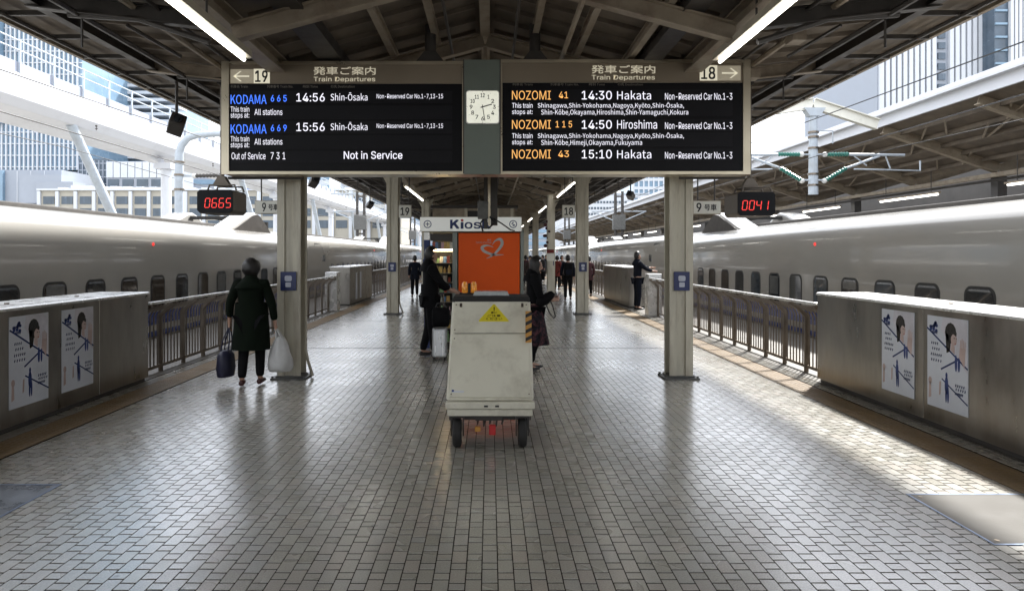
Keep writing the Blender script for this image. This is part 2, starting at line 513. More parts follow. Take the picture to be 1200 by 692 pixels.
l.new(n2.outputs["Fac"], mr3.inputs[0]); l.new(mx.outputs[2], mx3.inputs[6]); l.new(mr3.outputs[0], mx3.inputs[7])
vo = n.new("ShaderNodeTexVoronoi"); vo.inputs["Scale"].default_value = 2.3
l.new(geo.outputs["Position"], vo.inputs["Vector"])
ms = n.new("ShaderNodeMapRange"); ms.inputs[1].default_value = .035; ms.inputs[2].default_value = .06; ms.inputs[3].default_value = .55; ms.inputs[4].default_value = 1
l.new(vo.outputs["Distance"], ms.inputs[0])
mx4 = n.new("ShaderNodeMix"); mx4.data_type = 'RGBA'; mx4.blend_type = 'MULTIPLY'; mx4.inputs[0].default_value = 1
l.new(mx3.outputs[2], mx4.inputs[6]); l.new(ms.outputs[0], mx4.inputs[7])
l.new(mx4.outputs[2], b.inputs["Base Color"])
mr2 = n.new("ShaderNodeMapRange"); mr2.inputs[1].default_value = .35; mr2.inputs[2].default_value = .65; mr2.inputs[3].default_value = .30; mr2.inputs[4].default_value = .19
l.new(no.outputs["Fac"], mr2.inputs[0])
ad2 = n.new("ShaderNodeMath"); ad2.operation = 'MULTIPLY_ADD'; ad2.inputs[1].default_value = 0.08; l.new(fr.outputs[0], ad2.inputs[0]); l.new(mr2.outputs[0], ad2.inputs[2])
l.new(ad2.outputs[0], b.inputs["Roughness"])
b.inputs["Specular IOR Level"].default_value = 1.0
b.inputs["Coat Weight"].default_value = 1.0
b.inputs["Coat Roughness"].default_value = .23
bp = n.new("ShaderNodeBump"); bp.inputs["Strength"].default_value = .12; bp.inputs["Distance"].default_value = .004
l.new(n2.outputs["Fac"], bp.inputs["Height"]); l.new(bp.outputs[0], b.inputs["Normal"])
M['tile'] = tm

COLW, PER, JG = 0.080, 0.216, 0.0062
rt = random.Random(3)
HR = (2.77, 3.62, 3.75, 4.55)
HL = (-3.62, -2.97, 3.82, 4.74)


def hatched(x, y):
    return any(a + .045 < x < b_ - .045 and c + .08 < y < d - .08 for a, b_, c, d in (HR, HL))


cells = []
bands = [(-4.325, 2), (-3.80, 92), (3.925, 2)]
ci = 0
for x0, nc in bands:
    for i in range(nc):
        xa = x0 + i * COLW
        ci += 1
        off = (PER / 2 if ci % 2 else 0) + rt.uniform(-.004, .004)
        k = 0
        while True:
            y = -1.0 + off + k * PER
            if y > 62: break
            cells.append((xa, y, COLW, .145)); cells.append((xa, y + .145, COLW, .071))
            k += 1
cells = [c for c in cells if not hatched(c[0] + .04, c[1] + c[3] / 2) and True]
front = sorted([c for c in cells if c[1] > 3.2 and abs(c[0] + .04 - .1) < 0.76 * c[1] - .02], key=lambda c: c[1])[:300]
fs_ = set(front)


def tile_verts(w, h, rs, full=True):
    j = JG / 2 - .0009
    jy = JG / 2 + .0022
    zz = [rs.uniform(-.00035, .00035) for _ in range(4)]
    top = [(j + .001, jy + .0015, zz[0]), (w - j - .001, jy + .0015, zz[1]), (w - j - .001, h - jy - .0015, zz[2]), (j + .001, h - jy - .0015, zz[3])]
    if not full: return top, [(0, 1, 2, 3)]
    bot = [(j, jy, -.0055), (w - j, jy, -.0055), (w - j, h - jy, -.0055), (j, h - jy, -.0055)]
    return top + bot, [(0, 1, 2, 3), (4, 5, 1, 0), (5, 6, 2, 1), (6, 7, 3, 2), (7, 4, 0, 3)]


V = []; F = []
for c in cells:
    if c in fs_: continue
    vs, fc = tile_verts(c[2], c[3], rt, c[1] < 16)
    o = len(V)
    V += [(x + c[0], y + c[1], z) for x, y, z in vs]
    F += [tuple(i + o for i in f) for f in fc]
q = MB(); q.v = V; q.f = F; q.m = [0] * len(F)
q.build("floor_tiles", tm, platform, kind="stuff", fixn=False)
protos = {}
for hh in (.145, .071):
    protos[hh] = []
    for k in range(5):
        vs, fc = tile_verts(COLW, hh, rt)
        me = bpy.data.meshes.new("floor_tile"); me.from_pydata(vs, [], fc); me.materials.append(tm)
        protos[hh].append(me)
for c in front:
    o = bpy.data.objects.new("floor_tile", rt.choice(protos[c[3]]))
    COL.objects.link(o); o.parent = platform; o.location = (c[0], c[1], 0)
m = MB()
m.box(-3.8, 3.55, 62, YF, -.004, 0); m.box(-3.8, 3.55, YB, -1.2, -.004, 0)
m.build("far_paving", M['edge'], platform)
m = MB(); m.box(-3.8, 3.55, 11.535, 11.585, -.006, .0008); m.build("expansion_joint", M['dark'], platform)

# tactile strip ------------------------------------------------------
tv = MB(); tv.box(.003, .327, .003, .297, -.005, .002)
for i in range(5):
    for j in range(5):
        cx, cy = .055 + i * .055, .045 + j * .0525
        tv.mesh([(cx - .014, cy - .014, .002), (cx + .014, cy - .014, .002), (cx + .014, cy + .014, .002), (cx - .014, cy + .014, .002),
                 (cx - .008, cy - .008, .006), (cx + .008, cy - .008, .006), (cx + .008, cy + .008, .006), (cx - .008, cy + .008, .006)],
                [(0, 1, 5, 4), (1, 2, 6, 5), (2, 3, 7, 6), (3, 0, 4, 7), (4, 5, 6, 7)])
first = None
for x0 in (3.565, -4.155):
    for k in range(62):
        if first is None:
            first = tv.build("tactile_tile", M['tactile'], platform); o = first
        else:
            o = relink("tactile_tile", first, platform)
        o.location = (x0, 3.0 + k * .3, 0)
    m = MB(); m.box(x0, x0 + .33, YB, 3.0, -.005, .002); m.box(x0, x0 + .33, 3.0 + 62 * .3, YF, -.005, .002)
    m.build("tactile_strip", M['tactile'], platform)
# slabs of the platform edge behind the barriers
m0 = MB(); m0.box(0, 1.0, .004, .996, -.005, .001)
first = None
for x0, w in ((-6.31, 1.96), (4.095, 2.0)):
    for k in range(60):
        if first is None: first = m0.build("edge_slab", M['edge'], platform); o = first
        else: o = relink("edge_slab", first, platform)
        o.location = (x0, 1.0 + k, 0); o.scale = (w, 1, 1)
for (a, b_, c, d), lab in ((HR, "steel floor hatch catching the light beside the right-hand barrier"), (HL, "steel floor hatch tinted with a blue reflection near the left-hand barrier")):
    hm = M["hatch"] if a < 0 else mat("sunlit_hatch_plate", (0.15, 0.145, 0.135), 0.7, spec=.15, var=.08, scale=5, bump=.1, bscale=60)  # same hatch metal twice: left tinted by reflection, right dulled against the sun
    t = thing("floor_hatch", lab, "floor hatch", ((a + b_) / 2, (c + d) / 2, 0))
    w, h = (b_ - a) / 2, (d - c) / 2
    m = MB(); m.box(-w + .018, w - .018, -h + .018, h - .018, -.005, .0015); m.build("hatch_plate", hm, t)
    for i in (-w + .06, w - .06):
        for j in (-h + .06, h - .06):
            m = MB(); m.cyl((i, j, .001), (i, j, .0035), .014, 10); m.build("hatch_screw", M['steel2'], t)
    m = MB(); m.box(-.09, .09, -h + .1, -h + .13, .001, .003); m.build("lifting_slot", M['dark'], t)
    m = MB()
    m.box(-w, w, -h, -h + .016, -.005, .003); m.box(-w, w, h - .016, h, -.005, .003)
    m.box(-w, -w + .016, -h + .016, h - .016, -.005, .003); m.box(w - .016, w, -h + .016, h - .016, -.005, .003)
    m.build("hatch_frame", mat("hatch_frame_metal", (0.16, 0.2, 0.28), 0.35, metal=.8), t)

# ================================================================== CANOPY
def zroof(x):
    a = abs(x - PC)
    if a < 2.5: return 4.62 - .268 * a
    if a < 4.3: return 3.95 + .10 * (a - 2.5)
    return 4.13 + .01 * (a - 4.3)


canopy = thing("platform_canopy", "long gabled canopy over the platform with dark beams and side wings", "canopy", (0, 0, 0))
EV = 5.08
half = [0, 2.5, 4.3, EV]
for s in (-1, 1):
    for i in range(3):
        xa, xb = PC + s * half[i], PC + s * half[i + 1]
        za, zb = zroof(xa + .0001 * s * (1 if i else 0)), zroof(xb - .0001 * s)
        m = MB()
        m.prism([(xa, za + .005), (xb, zb + .005), (xb, zb + .06), (xa, za + .06)], 'y', YB, YF)
        m.build("roof_deck", M['deck'], canopy)
    # corrugation ribs under the decks: cross battens
    m = MB()
    y = YB + .3
    while y < 75:
        for (a, b_) in ((.12, 2.35), (2.66, 4.25)):
            xa, xb = PC + s * a, PC + s * b_
            m.beam((xa, y, zroof(xa) - .02), (xb, y, zroof(xb) - .02), .035, .05)
        y += .46
    m.build("roof_battens", M['deck'], canopy, kind="stuff")
    # outer strip ribs (countable near the camera)
    rb = MB(); rb.box(-.36, .40, -.02, .02, -.05, .0)
    fst = None
    for k in range(80):
        y = -3 + k * .77
        if fst is None: fst = rb.build("soffit_rib", M['dark'], canopy); o = fst
        else: o = relink("soffit_rib", fst, canopy)
        o.location = (PC + s * 4.66, y, 4.09)
        if s > 0 and k == 0: pass
    m = MB()
    xe = PC + s * EV
    m.box(xe, xe + s * .05, YB, YF, 4.06, 4.26); m.build("eave_fascia", M['beam'], canopy)
    m = MB(); m.tube([(PC + s * 4.9, YB, 4.04), (PC + s * 4.9, YF, 4.04)], .025, 6); m.build("eave_pipe", M['dark'], canopy)
    m = MB(); m.ibeam((PC + s * 4.28, YB, 4.03), (PC + s * 4.28, YF, 4.03), .1, .14); m.build("wing_purlin", M['dark'], canopy)
    m = MB(); m.tube([(PC + s * 3.9, YB, 3.90), (PC + s * 3.9, YF, 3.90)], .03, 6); m.build("conduit", M['dark'], canopy)
    m = MB(); m.tube([(PC + s * 3.35, YB, 3.96), (PC + s * 3.35, YF, 3.96)], .035, 6); m.build("conduit", M['beam'], canopy)
    m = MB(); m.tube([(PC + s * 3.1, YB, 3.93), (PC + s * 3.1, YF, 3.93)], .02, 6); m.build("conduit", M['dark'], canopy)
    # gutter box and girder on the column line
    m = MB(); m.ibeam((PC + s * 2.5, YB, 3.86), (PC + s * 2.5, YF, 3.86), .2, .18, .02); m.build("girder", M['beam'], canopy)
    for a in (.62, 1.18, 1.78):
        x = PC + s * a
        m = MB(); m.ibeam((x, YB, zroof(x) - .115), (x, YF, zroof(x) - .115), .075, .12, .012); m.build("purlin", M['beam'], canopy)
m = MB(); m.ibeam((PC, YB, 4.48), (PC, YF, 4.48), .12, .16, .014); m.build("ridge_beam", M['beam'], canopy)
m = MB(); m.box(PC - 2.0, PC - 1.72, YB, 30, 3.93, 4.06); m.build("cable_tray", M['dark'], canopy)
m = MB(); m.box(PC + 1.9, PC + 2.12, YB, 30, 3.91, 4.02); m.build("cable_tray", M['dark'], canopy)
m = MB(); m.tube([(PC + .95, YB, 4.02), (PC + .95, 60, 4.02)], .03, 6); m.build("conduit", M['beam'], canopy)
m = MB(); m.tube([(PC - .42, YB, 4.17), (PC - .42, 60, 4.17)], .018, 6); m.build("conduit", M['dark'], canopy)
m = MB(); m.tube([(PC + .36, YB, 4.17), (PC + .36, 60, 4.17)], .018, 6); m.build("conduit", M['dark'], canopy)
y = 6.53 - 2.3 * 12
while y < 128:
    main = abs(((y - 8.83) / 9.2) - round((y - 8.83) / 9.2)) < .02
    for s in (-1, 1):
        a, b_ = PC + s * .02, PC + s * 2.4
        m = MB(); m.ibeam((a, y, zroof(a) - .27), (b_, y, zroof(b_) - .27), .12, .17, .014)
        if s < 0 or True:
            m.build("rafter", M['beam'], canopy)
        a, b_ = PC + s * 2.6, PC + s * 4.35
        m = MB(); m.ibeam((a, y, zroof(a) - .14), (b_, y, zroof(b_) - .10), .10, .16, .012)
        m.build("wing_rafter", M['beam' if main else 'dark'], canopy)
        if y < 45:
            # knee brace rods
            m = MB(); m.tube([(PC + s * 2.62, y, 3.62), (PC + s * 3.3, y, 3.84), (PC + s * 4.0, y + .05, 3.90)], .03, 6)
            m.tube([(PC + s * 3.9, y + .1, 3.96), (PC + s * 3.9, y + .1, 3.6)], .012, 5)
            m.tube([(PC + s * 3.6, y + .35, 3.9), (PC + s * 3.3, y + .9, 3.74)], .02, 5)
            m.build("brace", M['dark'], canopy)
    if main and y < 70:
        m = MB(); m.beam((PC - 2.4, y, 3.98), (PC + 2.4, y, 3.98), .05, .05)
        m.beam((PC, y, 3.98), (PC, y, 4.3), .05, .05)
        m.build("tie_beam", M['beam'], canopy)
    y += 2.3
# loose wiring and junction boxes tucked in the roof
rr = random.Random(11)
for k in range(26):
    x = PC + rr.choice((-1, 1)) * rr.uniform(.5, 4.1); y = rr.uniform(4, 30)
    m = MB(); z = zroof(x) - .12
    m.box(x - .07, x + .07, y - .09, y + .09, z - .12, z); m.build("junction_box", M['dark' if k % 2 else 'beam'], canopy)
m = MB()
for k in range(46):
    x = PC + rr.choice((-1, 1)) * rr.uniform(1.3, 3.4); y = rr.uniform(8.8, 28)
    z = zroof(x) - .12; pts = []
    dx, dy = rr.uniform(-.9, .9), rr.uniform(.5, 2.4)
    for i in range(7):
        t = i / 6
        pts.append((x + dx * t, y + dy * t, min(zroof(x + dx * t) - .1, z) - .28 * math.sin(math.pi * t) * rr.uniform(.7, 1)))
    m.tube(pts, .008 + .006 * rr.random(), 5)
m.build("loose_cables", M['dark'], canopy, kind="stuff")

# fluorescent battens ------------------------------------------------------
def batten(x, y0, y1, z, label):
    t = thing("fluorescent_lamp", label, "lamp", (x, (y0 + y1) / 2, z), group="fluorescent lamps under the canopy")
    h = (y1 - y0) / 2
    m = MB(); m.box(-.06, .06, -h - .05, h + .05, .045, .10)
    m.prism([(-.06, .045), (.06, .045), (.065, .03), (-.065, .03)], 'y', -h - .05, h + .05)
    m.build("lamp_housing", M['lampbody'], t)
    m = MB(); m.cyl((0, -h, 0.005), (0, h, 0.005), .017, 10); m.build("tube", M['tube'], t)
    m = MB()
    for yy in (-h * .6, h * .6): m.tube([(0, yy, .1), (0, yy, zroof(x) - z)], .01, 5)
    m.build("hanger", M['dark'], t)


ordn = ["nearest", "second", "third", "fourth", "fifth", "sixth", "seventh", "eighth", "ninth"]
for side, sx, zz in (("left", -2.34, 3.44), ("right", 2.36, 3.56)):
    spans = [(2.2, 6.5 if sx < 0 else 7.0), (10.4, 14.6), (19.0, 23.8), (28.5, 32.8), (37.6, 42), (46.8, 51.2), (56, 60.4)]
    for i, (a, b_) in enumerate(spans):
        lab = "lit fluorescent tube under the canopy on the %s side, %s from the camera" % (side, ordn[i])
        batten(sx, a, b_, zz, lab)

# ================================================================== COLUMNS
def column(x, y, label, s):
    t = thing("canopy_column", label, "column", (x, y, 0), group="cream steel columns under the canopy")
    m = MB(); m.box(-.055, .055, -.11, .11, .03, 3.76); m.build("shaft", M['column'], t)
    for d in (-1, 1):
        m = MB()
        m.box(d * .057, d * .15, -.135, -.123, .03, 3.76)
        m.box(d * .057, d * .15, .123, .135, .03, 3.76)
        m.box(d * .057, d * .07, -.121, .121, .03, 3.76)
        m.box(d * .135, d * .15, -.1215, .1215, .03, 3.76) if d * s < 0 else None
        m.build("channel", M['column'], t)
    m = MB(); m.box(-.225, .225, -.19, .19, 0, .022); m.box(-.17, .17, -.15, .15, .023, .045)
    m.build("base_plate", M['colbase'], t, bevel=.006)
    m = MB()
    for i in (-.2, .2):
        for j in (-.165, .165): m.cyl((i, j, .02), (i, j, .045), .014, 6)
    m.build("anchor_bolts", M['colbase'], t)
    m = MB(); m.prism([(-.15, 3.42), (.15, 3.42), (.34, 3.765), (-.34, 3.765)], 'y', -.02, .02); m.build("gusset", M['column'], t)
    m = MB()
    for i in range(4):
        for d in (-1, 1): m.sphere((d * (.08 + .02 * i), -.137, 3.25 + .08 * i), .012, 6, 4)
    m.build("rivets", M['column'], t)
    pl = MB(); pl.box(-.10, .10, -.16, -.14, 1.13, 1.37); p = pl.build("name_plate", M['plateblue'], t, bevel=.003)
    m = MB()
    m.prism(rrect(0, 1.285, .09, .07, .02), 'y', -.163, -.1605); m.prism(rrect(0, 1.205, .07, .06, .01), 'y', -.163, -.1605)
    m.build("plate_symbol", M['platewhite'], p)
    if s > 0:
        m = MB(); m.tube([(.165, .05, 3.5), (.165, .05, .35), (.20, .04, .2), (.27, .0, .02)], .02, 8)
        m.build("drain_pipe", M['column'], t)
    else:
        m = MB(); m.tube([(-.16, .05, 3.5), (-.16, .05, .03)], .012, 8)
        m.build("conduit", M['column'], t)
    return t


first = {}
for k in range(7):
    for side, x, s in (("left", -2.56, 1), ("right", 2.44, -1)):
        y = 8.83 + 9.2 * k
        lab = "cream steel canopy column in the %s row, %s from the camera" % (side, ordn[k])
        if k == 0: first[side] = column(x, y, lab, s)
        else: copy_thing(first[side], (x, y, 0), lab)
# extra thin column on the right, in front of the third
t = thing("slim_column", "slim grey-cream post just left of the third right-hand column, with notices on it", "post", (2.06, 23.3, 0))
m = MB(); m.box(-.09, .09, -.09, .09, .03, 3.6); m.build("shaft", M['column'], t, bevel=.01)
m = MB(); m.box(-.2, .2, -.2, .2, 0, .03); m.build("base_plate", M['colbase'], t)
m = MB(); m.box(-.12, .12, -.11, -.095, 1.35, 1.6); m.build("notice", M['signwhite'], t)
m = MB(); m.box(-.12, .12, -.112, -.095, 1.62, 1.74); m.build("notice", M['clothred'], t)
m = MB()
for i in range(14):
    m.sphere((rr.uniform(-.2, .2), rr.uniform(-.15, .1), 2.2 + rr.uniform(-.35, .5)), rr.uniform(.04, .07), 6, 4)
m.build("paper_flowers", M['clothplum'], t)

# ================================================================== TRAINS
prof = [(1.55, -1.05), (1.66, -.6), (1.68, 0), (1.68, .5), (1.68, 1.2), (1.675, 1.6), (1.655, 1.86), (1.615, 2.02), (1.53, 2.13), (1.38, 2.21), (1.1, 2.27), (.7, 2.33), (0, 2.36)]


def half_w(z):
    for (a, za), (b_, zb) in zip(prof, prof[1:]):
        if za <= z <= zb: return a + (b_ - a) * (z - za) / (zb - za)
    return 1.68


def skin_patch(m, s, poly, off, thick=.004):
    """poly in (y,z) laid on the car side at offset 'off'"""
    nn = len(poly)
    vs = [(s * (half_w(z) + off), y, z) for y, z in poly] + [(s * (half_w(z) + off - thick), y, z) for y, z in poly]
    fs = [tuple(range(nn)), tuple(range(2 * nn - 1, nn - 1, -1))] + [(k, (k + 1) % nn, (k + 1) % nn + nn, k + nn) for k in range(nn)]
    m.mesh(vs, fs)


rw = random.Random(21)
M['glass2'] = mat('bluish_window_glass', (0.05, 0.065, 0.08), 0.05, var=.4, scale=3, rvar=.02, spec=.9)
M['glass3'] = mat('brownish_window_glass', (0.035, 0.028, 0.022), 0.05, var=.5, scale=5, rvar=.02, spec=.9)
M['blind'] = mat('window_blind_behind_glass', (0.12, 0.125, 0.125), 0.08, spec=.9)


def make_train(cx, s, w0, side):
    t = thing("bullet_train", {"left": "long ivory bullet train with blue stripes standing at the left platform edge",
                               "right": "long ivory bullet train with blue stripes standing at the right platform edge"}[side], "train", (cx, 0, 0))
    P = [(a, z) for a, z in prof] + [(-a, z) for a, z in prof[-2::-1]]
    N = len(P)
    for ci in range(-1, 6):
        y0 = -.8 + 25 * ci
        y1 = y0 + 24.75
        vs = []; fs = []
        ys = [y0, y0 + .12, y1 - .12, y1]
        sc = [.985, 1, 1, .985]
        for yy, k in zip(ys, sc):
            vs += [(a * k, yy, z * k if z > 0 else z) for a, z in P]
        for j in range(3):
            for i in range(N - 1):
                a = j * N + i
                fs.append((a, a + 1, a + 1 + N, a + N))
        fs.append(tuple(range(N - 1, -1, -1))); fs.append(tuple(range(3 * N, 4 * N)))
        m = MB(); m.mesh(vs, fs)
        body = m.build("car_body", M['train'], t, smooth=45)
        if ci < 5:
            m = MB(); m.prism([(a * .93, z * .96 if z > 0 else z) for a, z in P], 'y', y1, y1 + .25)
            m.build("gangway_bellows", M['rubber'], body)
        # stripes
        for (za, zb) in ((.24, .48), (.02, .12)):
            m = MB(); skin_patch(m, s, [(y0 + .15, za), (y1 - .15, za), (y1 - .15, zb), (y0 + .15, zb)], .003)
            m.build("blue_stripe", M['blue'], body)
        m = MB(); skin_patch(m, s, [(y0 + .15, -1.03), (y1 - .15, -1.03), (y1 - .15, -.62), (y0 + .15, -.62)], .02); m.build("skirt", M['grime'], body)
        if ci < 0: continue
        # windows
        wy = y0 + w0
        while wy < y1 - 3.1:
            m = MB(); skin_patch(m, s, rrect(wy, .865, .56, .64, .13, 5), .006, .008); fr_ = m.build("window_frame", M['gasket'], body)
            m = MB(); skin_patch(m, s, rrect(wy, .865, .49, .57, .11, 5), .009, .006); m.build("window_pane", M[rw.choice(['glass', 'glass', 'glass2', 'glass3'])], body)
            if rw.random() < .3:
                hh = rw.choice((.14, .25, .4)); m = MB(); skin_patch(m, s, [(wy - .21, 1.13 - hh), (wy + .21, 1.13 - hh), (wy + .21, 1.12), (wy - .21, 1.12)], .0105, .002); m.build("window_blind", M['blind'], body)
            wy += 1.04
        # doors
        for dy in (y0 + 1.35, y1 - 1.2):
            m = MB(); skin_patch(m, s, rrect(dy, .98, .86, 2.02, .1, 4), .004, .01); m.build("door_gap", M['gasket'], body)
            opened = (ci == 1 and dy < y0 + 2)
            if not opened:
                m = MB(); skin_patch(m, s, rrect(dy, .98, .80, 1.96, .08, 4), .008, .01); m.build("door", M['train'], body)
                m = MB(); skin_patch(m, s, rrect(dy, 1.15, .26, .62, .08, 4), .011, .006); m.build("door_window", M['glass'], body)
            m = MB(); skin_patch(m, s, rrect(dy + (.85 if dy < y0 + 3 else -.85), 1.42, .42, .26, .03, 3), .006, .008); m.build("destination_display", M['glass'], body)
        for yy in (y0 + 13.85, ):
            m = MB(); m.sphere((s * (half_w(1.78) + .005), yy, 1.78), (.02, .035, .035), 8, 6); m.build("side_lamp", M['redled'], body)
        # roof detail
        m = MB(); m.box(-.55, .55, y0 + 3, y1 - 3, 2.33, 2.42); m.build("roof_fairing", M['grime'], body, bevel=.02)
    # pantograph shrouds
    for yc in (20.6, 48.0):
        for d in (-1, 1):
            m = MB()
            outl = [(-3.1, 2.12), (-2.2, 2.34), (-.9, 2.74), (-.5, 2.80), (-.25, 2.74), (.3, 2.5), (.9, 2.2), (.9, 2.0), (-3.1, 2.0)]
            m.prism([(yc + a, z) for a, z in outl], 'x', d * .62, d * 1.24)
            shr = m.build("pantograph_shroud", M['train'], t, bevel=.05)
            m = MB(); m.prism([(yc + a * .985, z - .05) for a, z in outl], 'x', d * 1.235, d * 1.262); m.build("shroud_side_shade", M['dark'], shr)  # thin dark sheet paints the shadow on the shroud's outer side
        m = MB()
        for j in range(4): m.cyl((0, yc + .9 + j * .28, 2.36), (0, yc + .9 + j * .28, 2.72 - .05 * j), .09, 10)
        m.box(-.6, .6, yc - .8, yc - .5, 2.6, 2.68); m.tube([(0, yc + 1.2, 2.45), (0, yc + .2, 2.62), (0, yc - .6, 2.64)], .04, 6)
        for j in range(3): m.cyl((s * .75, yc + 1.0 + j * .32, 2.2), (s * .75, yc + 1.0 + j * .32, 2.62), .13, 10)
        m.build("pantograph_gear", M['rubber'], t)
    return t


make_train(-8.1, 1, 3.6, "left")
make_train(7.88, -1, 3.2, "right")

# ================================================================== BARRIERS AND FENCES
def poster(t, s, yc, x, lab):
    """advertising poster on the face of a barrier; s=+1 faces +x"""
    w, z0, z1 = .27, .20, 1.03
    q = thing_part = None
    m = MB(); m.box(x, x + s * .006, yc - w, yc + w, z0, z1); p = m.build("poster", M['poster'], t)
    p["label"] = lab
    xf = x + s * .0075

    def U(u, v):  # u 0..1 left->right as read, v 0..1 bottom->top
        return (xf, (yc - w + 2 * w * u) if s < 0 and False else (yc + w - 2 * w * u if s < 0 else yc - w + 2 * w * u), z0 + (z1 - z0) * v)

    def patch(name, polys, mm, stuff=False):
        if stuff:
            m = MB()
            for poly in polys: m.mesh([U(*q_) for q_ in poly], [tuple(range(len(poly)))])
            m.build(name, mm, p, fixn=False, kind="stuff")
            return
        for poly in polys:
            m = MB(); m.mesh([U(*q_) for q_ in poly], [tuple(range(len(poly)))])
            m.build(name, mm, p, fixn=False)

    def ell(cx, cy, rx, ry, n=12):
        return [(cx + rx * math.cos(2 * math.pi * k / n), cy + ry * math.sin(2 * math.pi * k / n)) for k in range(n)]

    def line(a, b_, w_):
        dx, dy = b_[0] - a[0], (b_[1] - a[1]) * 1.54
        L_ = math.hypot(dx, dy); nx, ny = -dy / L_ * w_ / 2, dx / L_ * w_ / 2 / 1.54
        return [(a[0] + nx, a[1] + ny), (b_[0] + nx, b_[1] + ny), (b_[0] - nx, b_[1] - ny), (a[0] - nx, a[1] - ny)]
    patch("photo_tint", [[(.36, .86), (.4, .995), (.99, .995), (.99, .44)]], M['p_tint'])
    xf += s * .0006
    patch("portrait_hair", [ell(.60, .84, .14, .11), [(.47, .84), (.50, .62), (.58, .64), (.62, .8)]], M['hair'])
    patch("diagonal_band", [line((0, .86), (1, .49), .03), line((.36, .43), (.72, .55), .03), line((.72, .55), (.88, .59), .012), line((.38, .33), (1, .12), .025)], M['navy'])
    xf += s * .0006
    patch("portrait_face", [ell(.68, .775, .075, .065)]+ [[(.62, .74), (.70, .70), (.70, .62), (.60, .66)]] + [[(.82 + .035 * i, .70), (.845 + .035 * i, .70), (.85 + .035 * i, .80 - .015 * abs(i - 1)), (.832 + .035 * i, .80 - .015 * abs(i - 1))] for i in range(4)] + [[(.8, .6), (.93, .5), (.955, .70), (.82, .70)], ell(.08, .28, .045, .04), [(.04, .08), (.11, .1), (.10, .26), (.05, .26)], [(.31, .14), (.35, .16), (.36, .30), (.32, .29)]], M['p_skin'])
    rp = random.Random(5)
    marks = []
    for cxx, cyy, n_, ww in ((.14, .88, 5, .16), (.2, .82, 5, .14), (.2, .70, 4, .2), (.23, .64, 4, .22), (.24, .575, 6, .3), (.24, .515, 5, .3), (.82, .295, 5, .24), (.84, .255, 5, .26), (.8, .21, 6, .2)):
        for i in range(n_):
            u = cxx - ww / 2 + ww * (i + .5) / n_
            marks.append(line((u - .012, cyy - .012), (u + .012, cyy + .012), .014))
            marks.append(line((u - .016, cyy + .006), (u + .016, cyy + .004), .007))
            marks.append(line((u + .004, cyy - .016), (u + .002, cyy + .018), .007))
    xf += s * .0004
    patch("portrait_fringe", [[(.56, .86), (.66, .89), (.75, .85), (.74, .81), (.66, .835), (.60, .79), (.585, .70), (.56, .70)]], M['hair'])
    patch("portrait_eye", [ell(.69, .79, .014, .006), ell(.74, .79, .01, .006)], M['hair'])
    patch("portrait_lips", [ell(.715, .735, .018, .006)], M['p_lip'])
    patch("small_print", marks, M['navy'], True)
    patch("tiny_figures", [ell(.73, .53, .03, .09), ell(.80, .52, .025, .08), ell(.5, .27, .045, .1), ell(.49, .17, .02, .09), ell(.54, .17, .02, .09), ell(.5, .38, .025, .03)] +
          [ell(.1 + .16 * rp.random(), .83 + .1 * rp.random(), .035, .02, 7) for _ in range(9)], M['p_blue'], True)


M['p_tint'] = mat("poster_pale_photo", (0.56, 0.55, 0.60), 0.4)
M['p_skin'] = mat("poster_skin_print", (0.50, 0.38, 0.35), 0.4)
M['p_lip'] = mat("poster_lip_print", (0.42, 0.10, 0.10), 0.4)
M['p_blue'] = mat("poster_blue_print", (0.03, 0.06, 0.22), 0.4)


def barrier(side, y0, y1, label, posters=(), h=1.12, depth=.62, seams=None, panelw=1.18):
    s = 1 if side == 'left' else -1
    x = LX if side == 'left' else RX
    t = thing("platform_barrier", label, "barrier", (x, (y0 + y1) / 2, 0), group="stainless platform edge barriers")
    t.location = (0, 0, 0)
    m = MB(); m.box(x - s * .012, x - s * depth, y0 + .002, y1 - .002, .045, h - .035); m.build("housing", M['steel'], t)
    m = MB(); m.box(x - s * .03, x - s * (depth - .02), y0 + .03, y1 - .03, 0.001, .045); m.build("plinth", M['dark'], t)
    ys = seams or [y0 + (y1 - y0) * i / max(1, round((y1 - y0) / panelw)) for i in range(max(1, round((y1 - y0) / panelw)) + 1)]
    for a, b_ in zip(ys, ys[1:]):
        m = MB(); m.box(x, x - s * .01, a + .004, b_ - .004, .05, h - .04); m.build("front_panel", M['steel'], t, bevel=.002)
    for a in ys[1:-1]:
        m = MB(); m.box(x + s * .006, x - s * .002, a - .035, a + .035, .05, h - .04); m.build("cover_strip", M['steel'], t, bevel=.003)
    m = MB(); m.prism([(x + s * .012, h - .035), (x + s * .012, h - .012), (x - s * .01, h), (x - s * (depth + .01), h), (x - s * (depth + .01), h - .035)], 'y', y0 - .01, y1 + .01)
    m.build("top_cover", M['cap'], t, bevel=.004)
    m = MB()
    yy = y0 + .4
    while yy < y1:
        m.cyl((x - s * .3, yy, h), (x - s * .3, yy, h + .012), .022, 8); yy += 1.1
    m.build("cover_bolts", M['steel2'], t)
    for pc, lab in posters: poster(t, s, pc, x + s * .0065 if False else x + s * .001, lab)
    return t


barrier('left', -1.6, 8.6, "long stainless barrier in the left foreground carrying two posters", [(6.37, "advert poster nearer the camera on the left barrier"), (7.12, "advert poster further from the camera on the left barrier")], seams=[-1.6, .9, 3.4, 5.85, 7.55, 8.6])
barrier('right', -1.6, 8.53, "long stainless barrier in the right foreground carrying two posters", [(6.84, "advert poster further from the camera on the right barrier"), (6.10, "advert poster nearer the camera on the right barrier")], seams=[-1.6, .9, 3.2, 5.1, 6.47, 8.53])


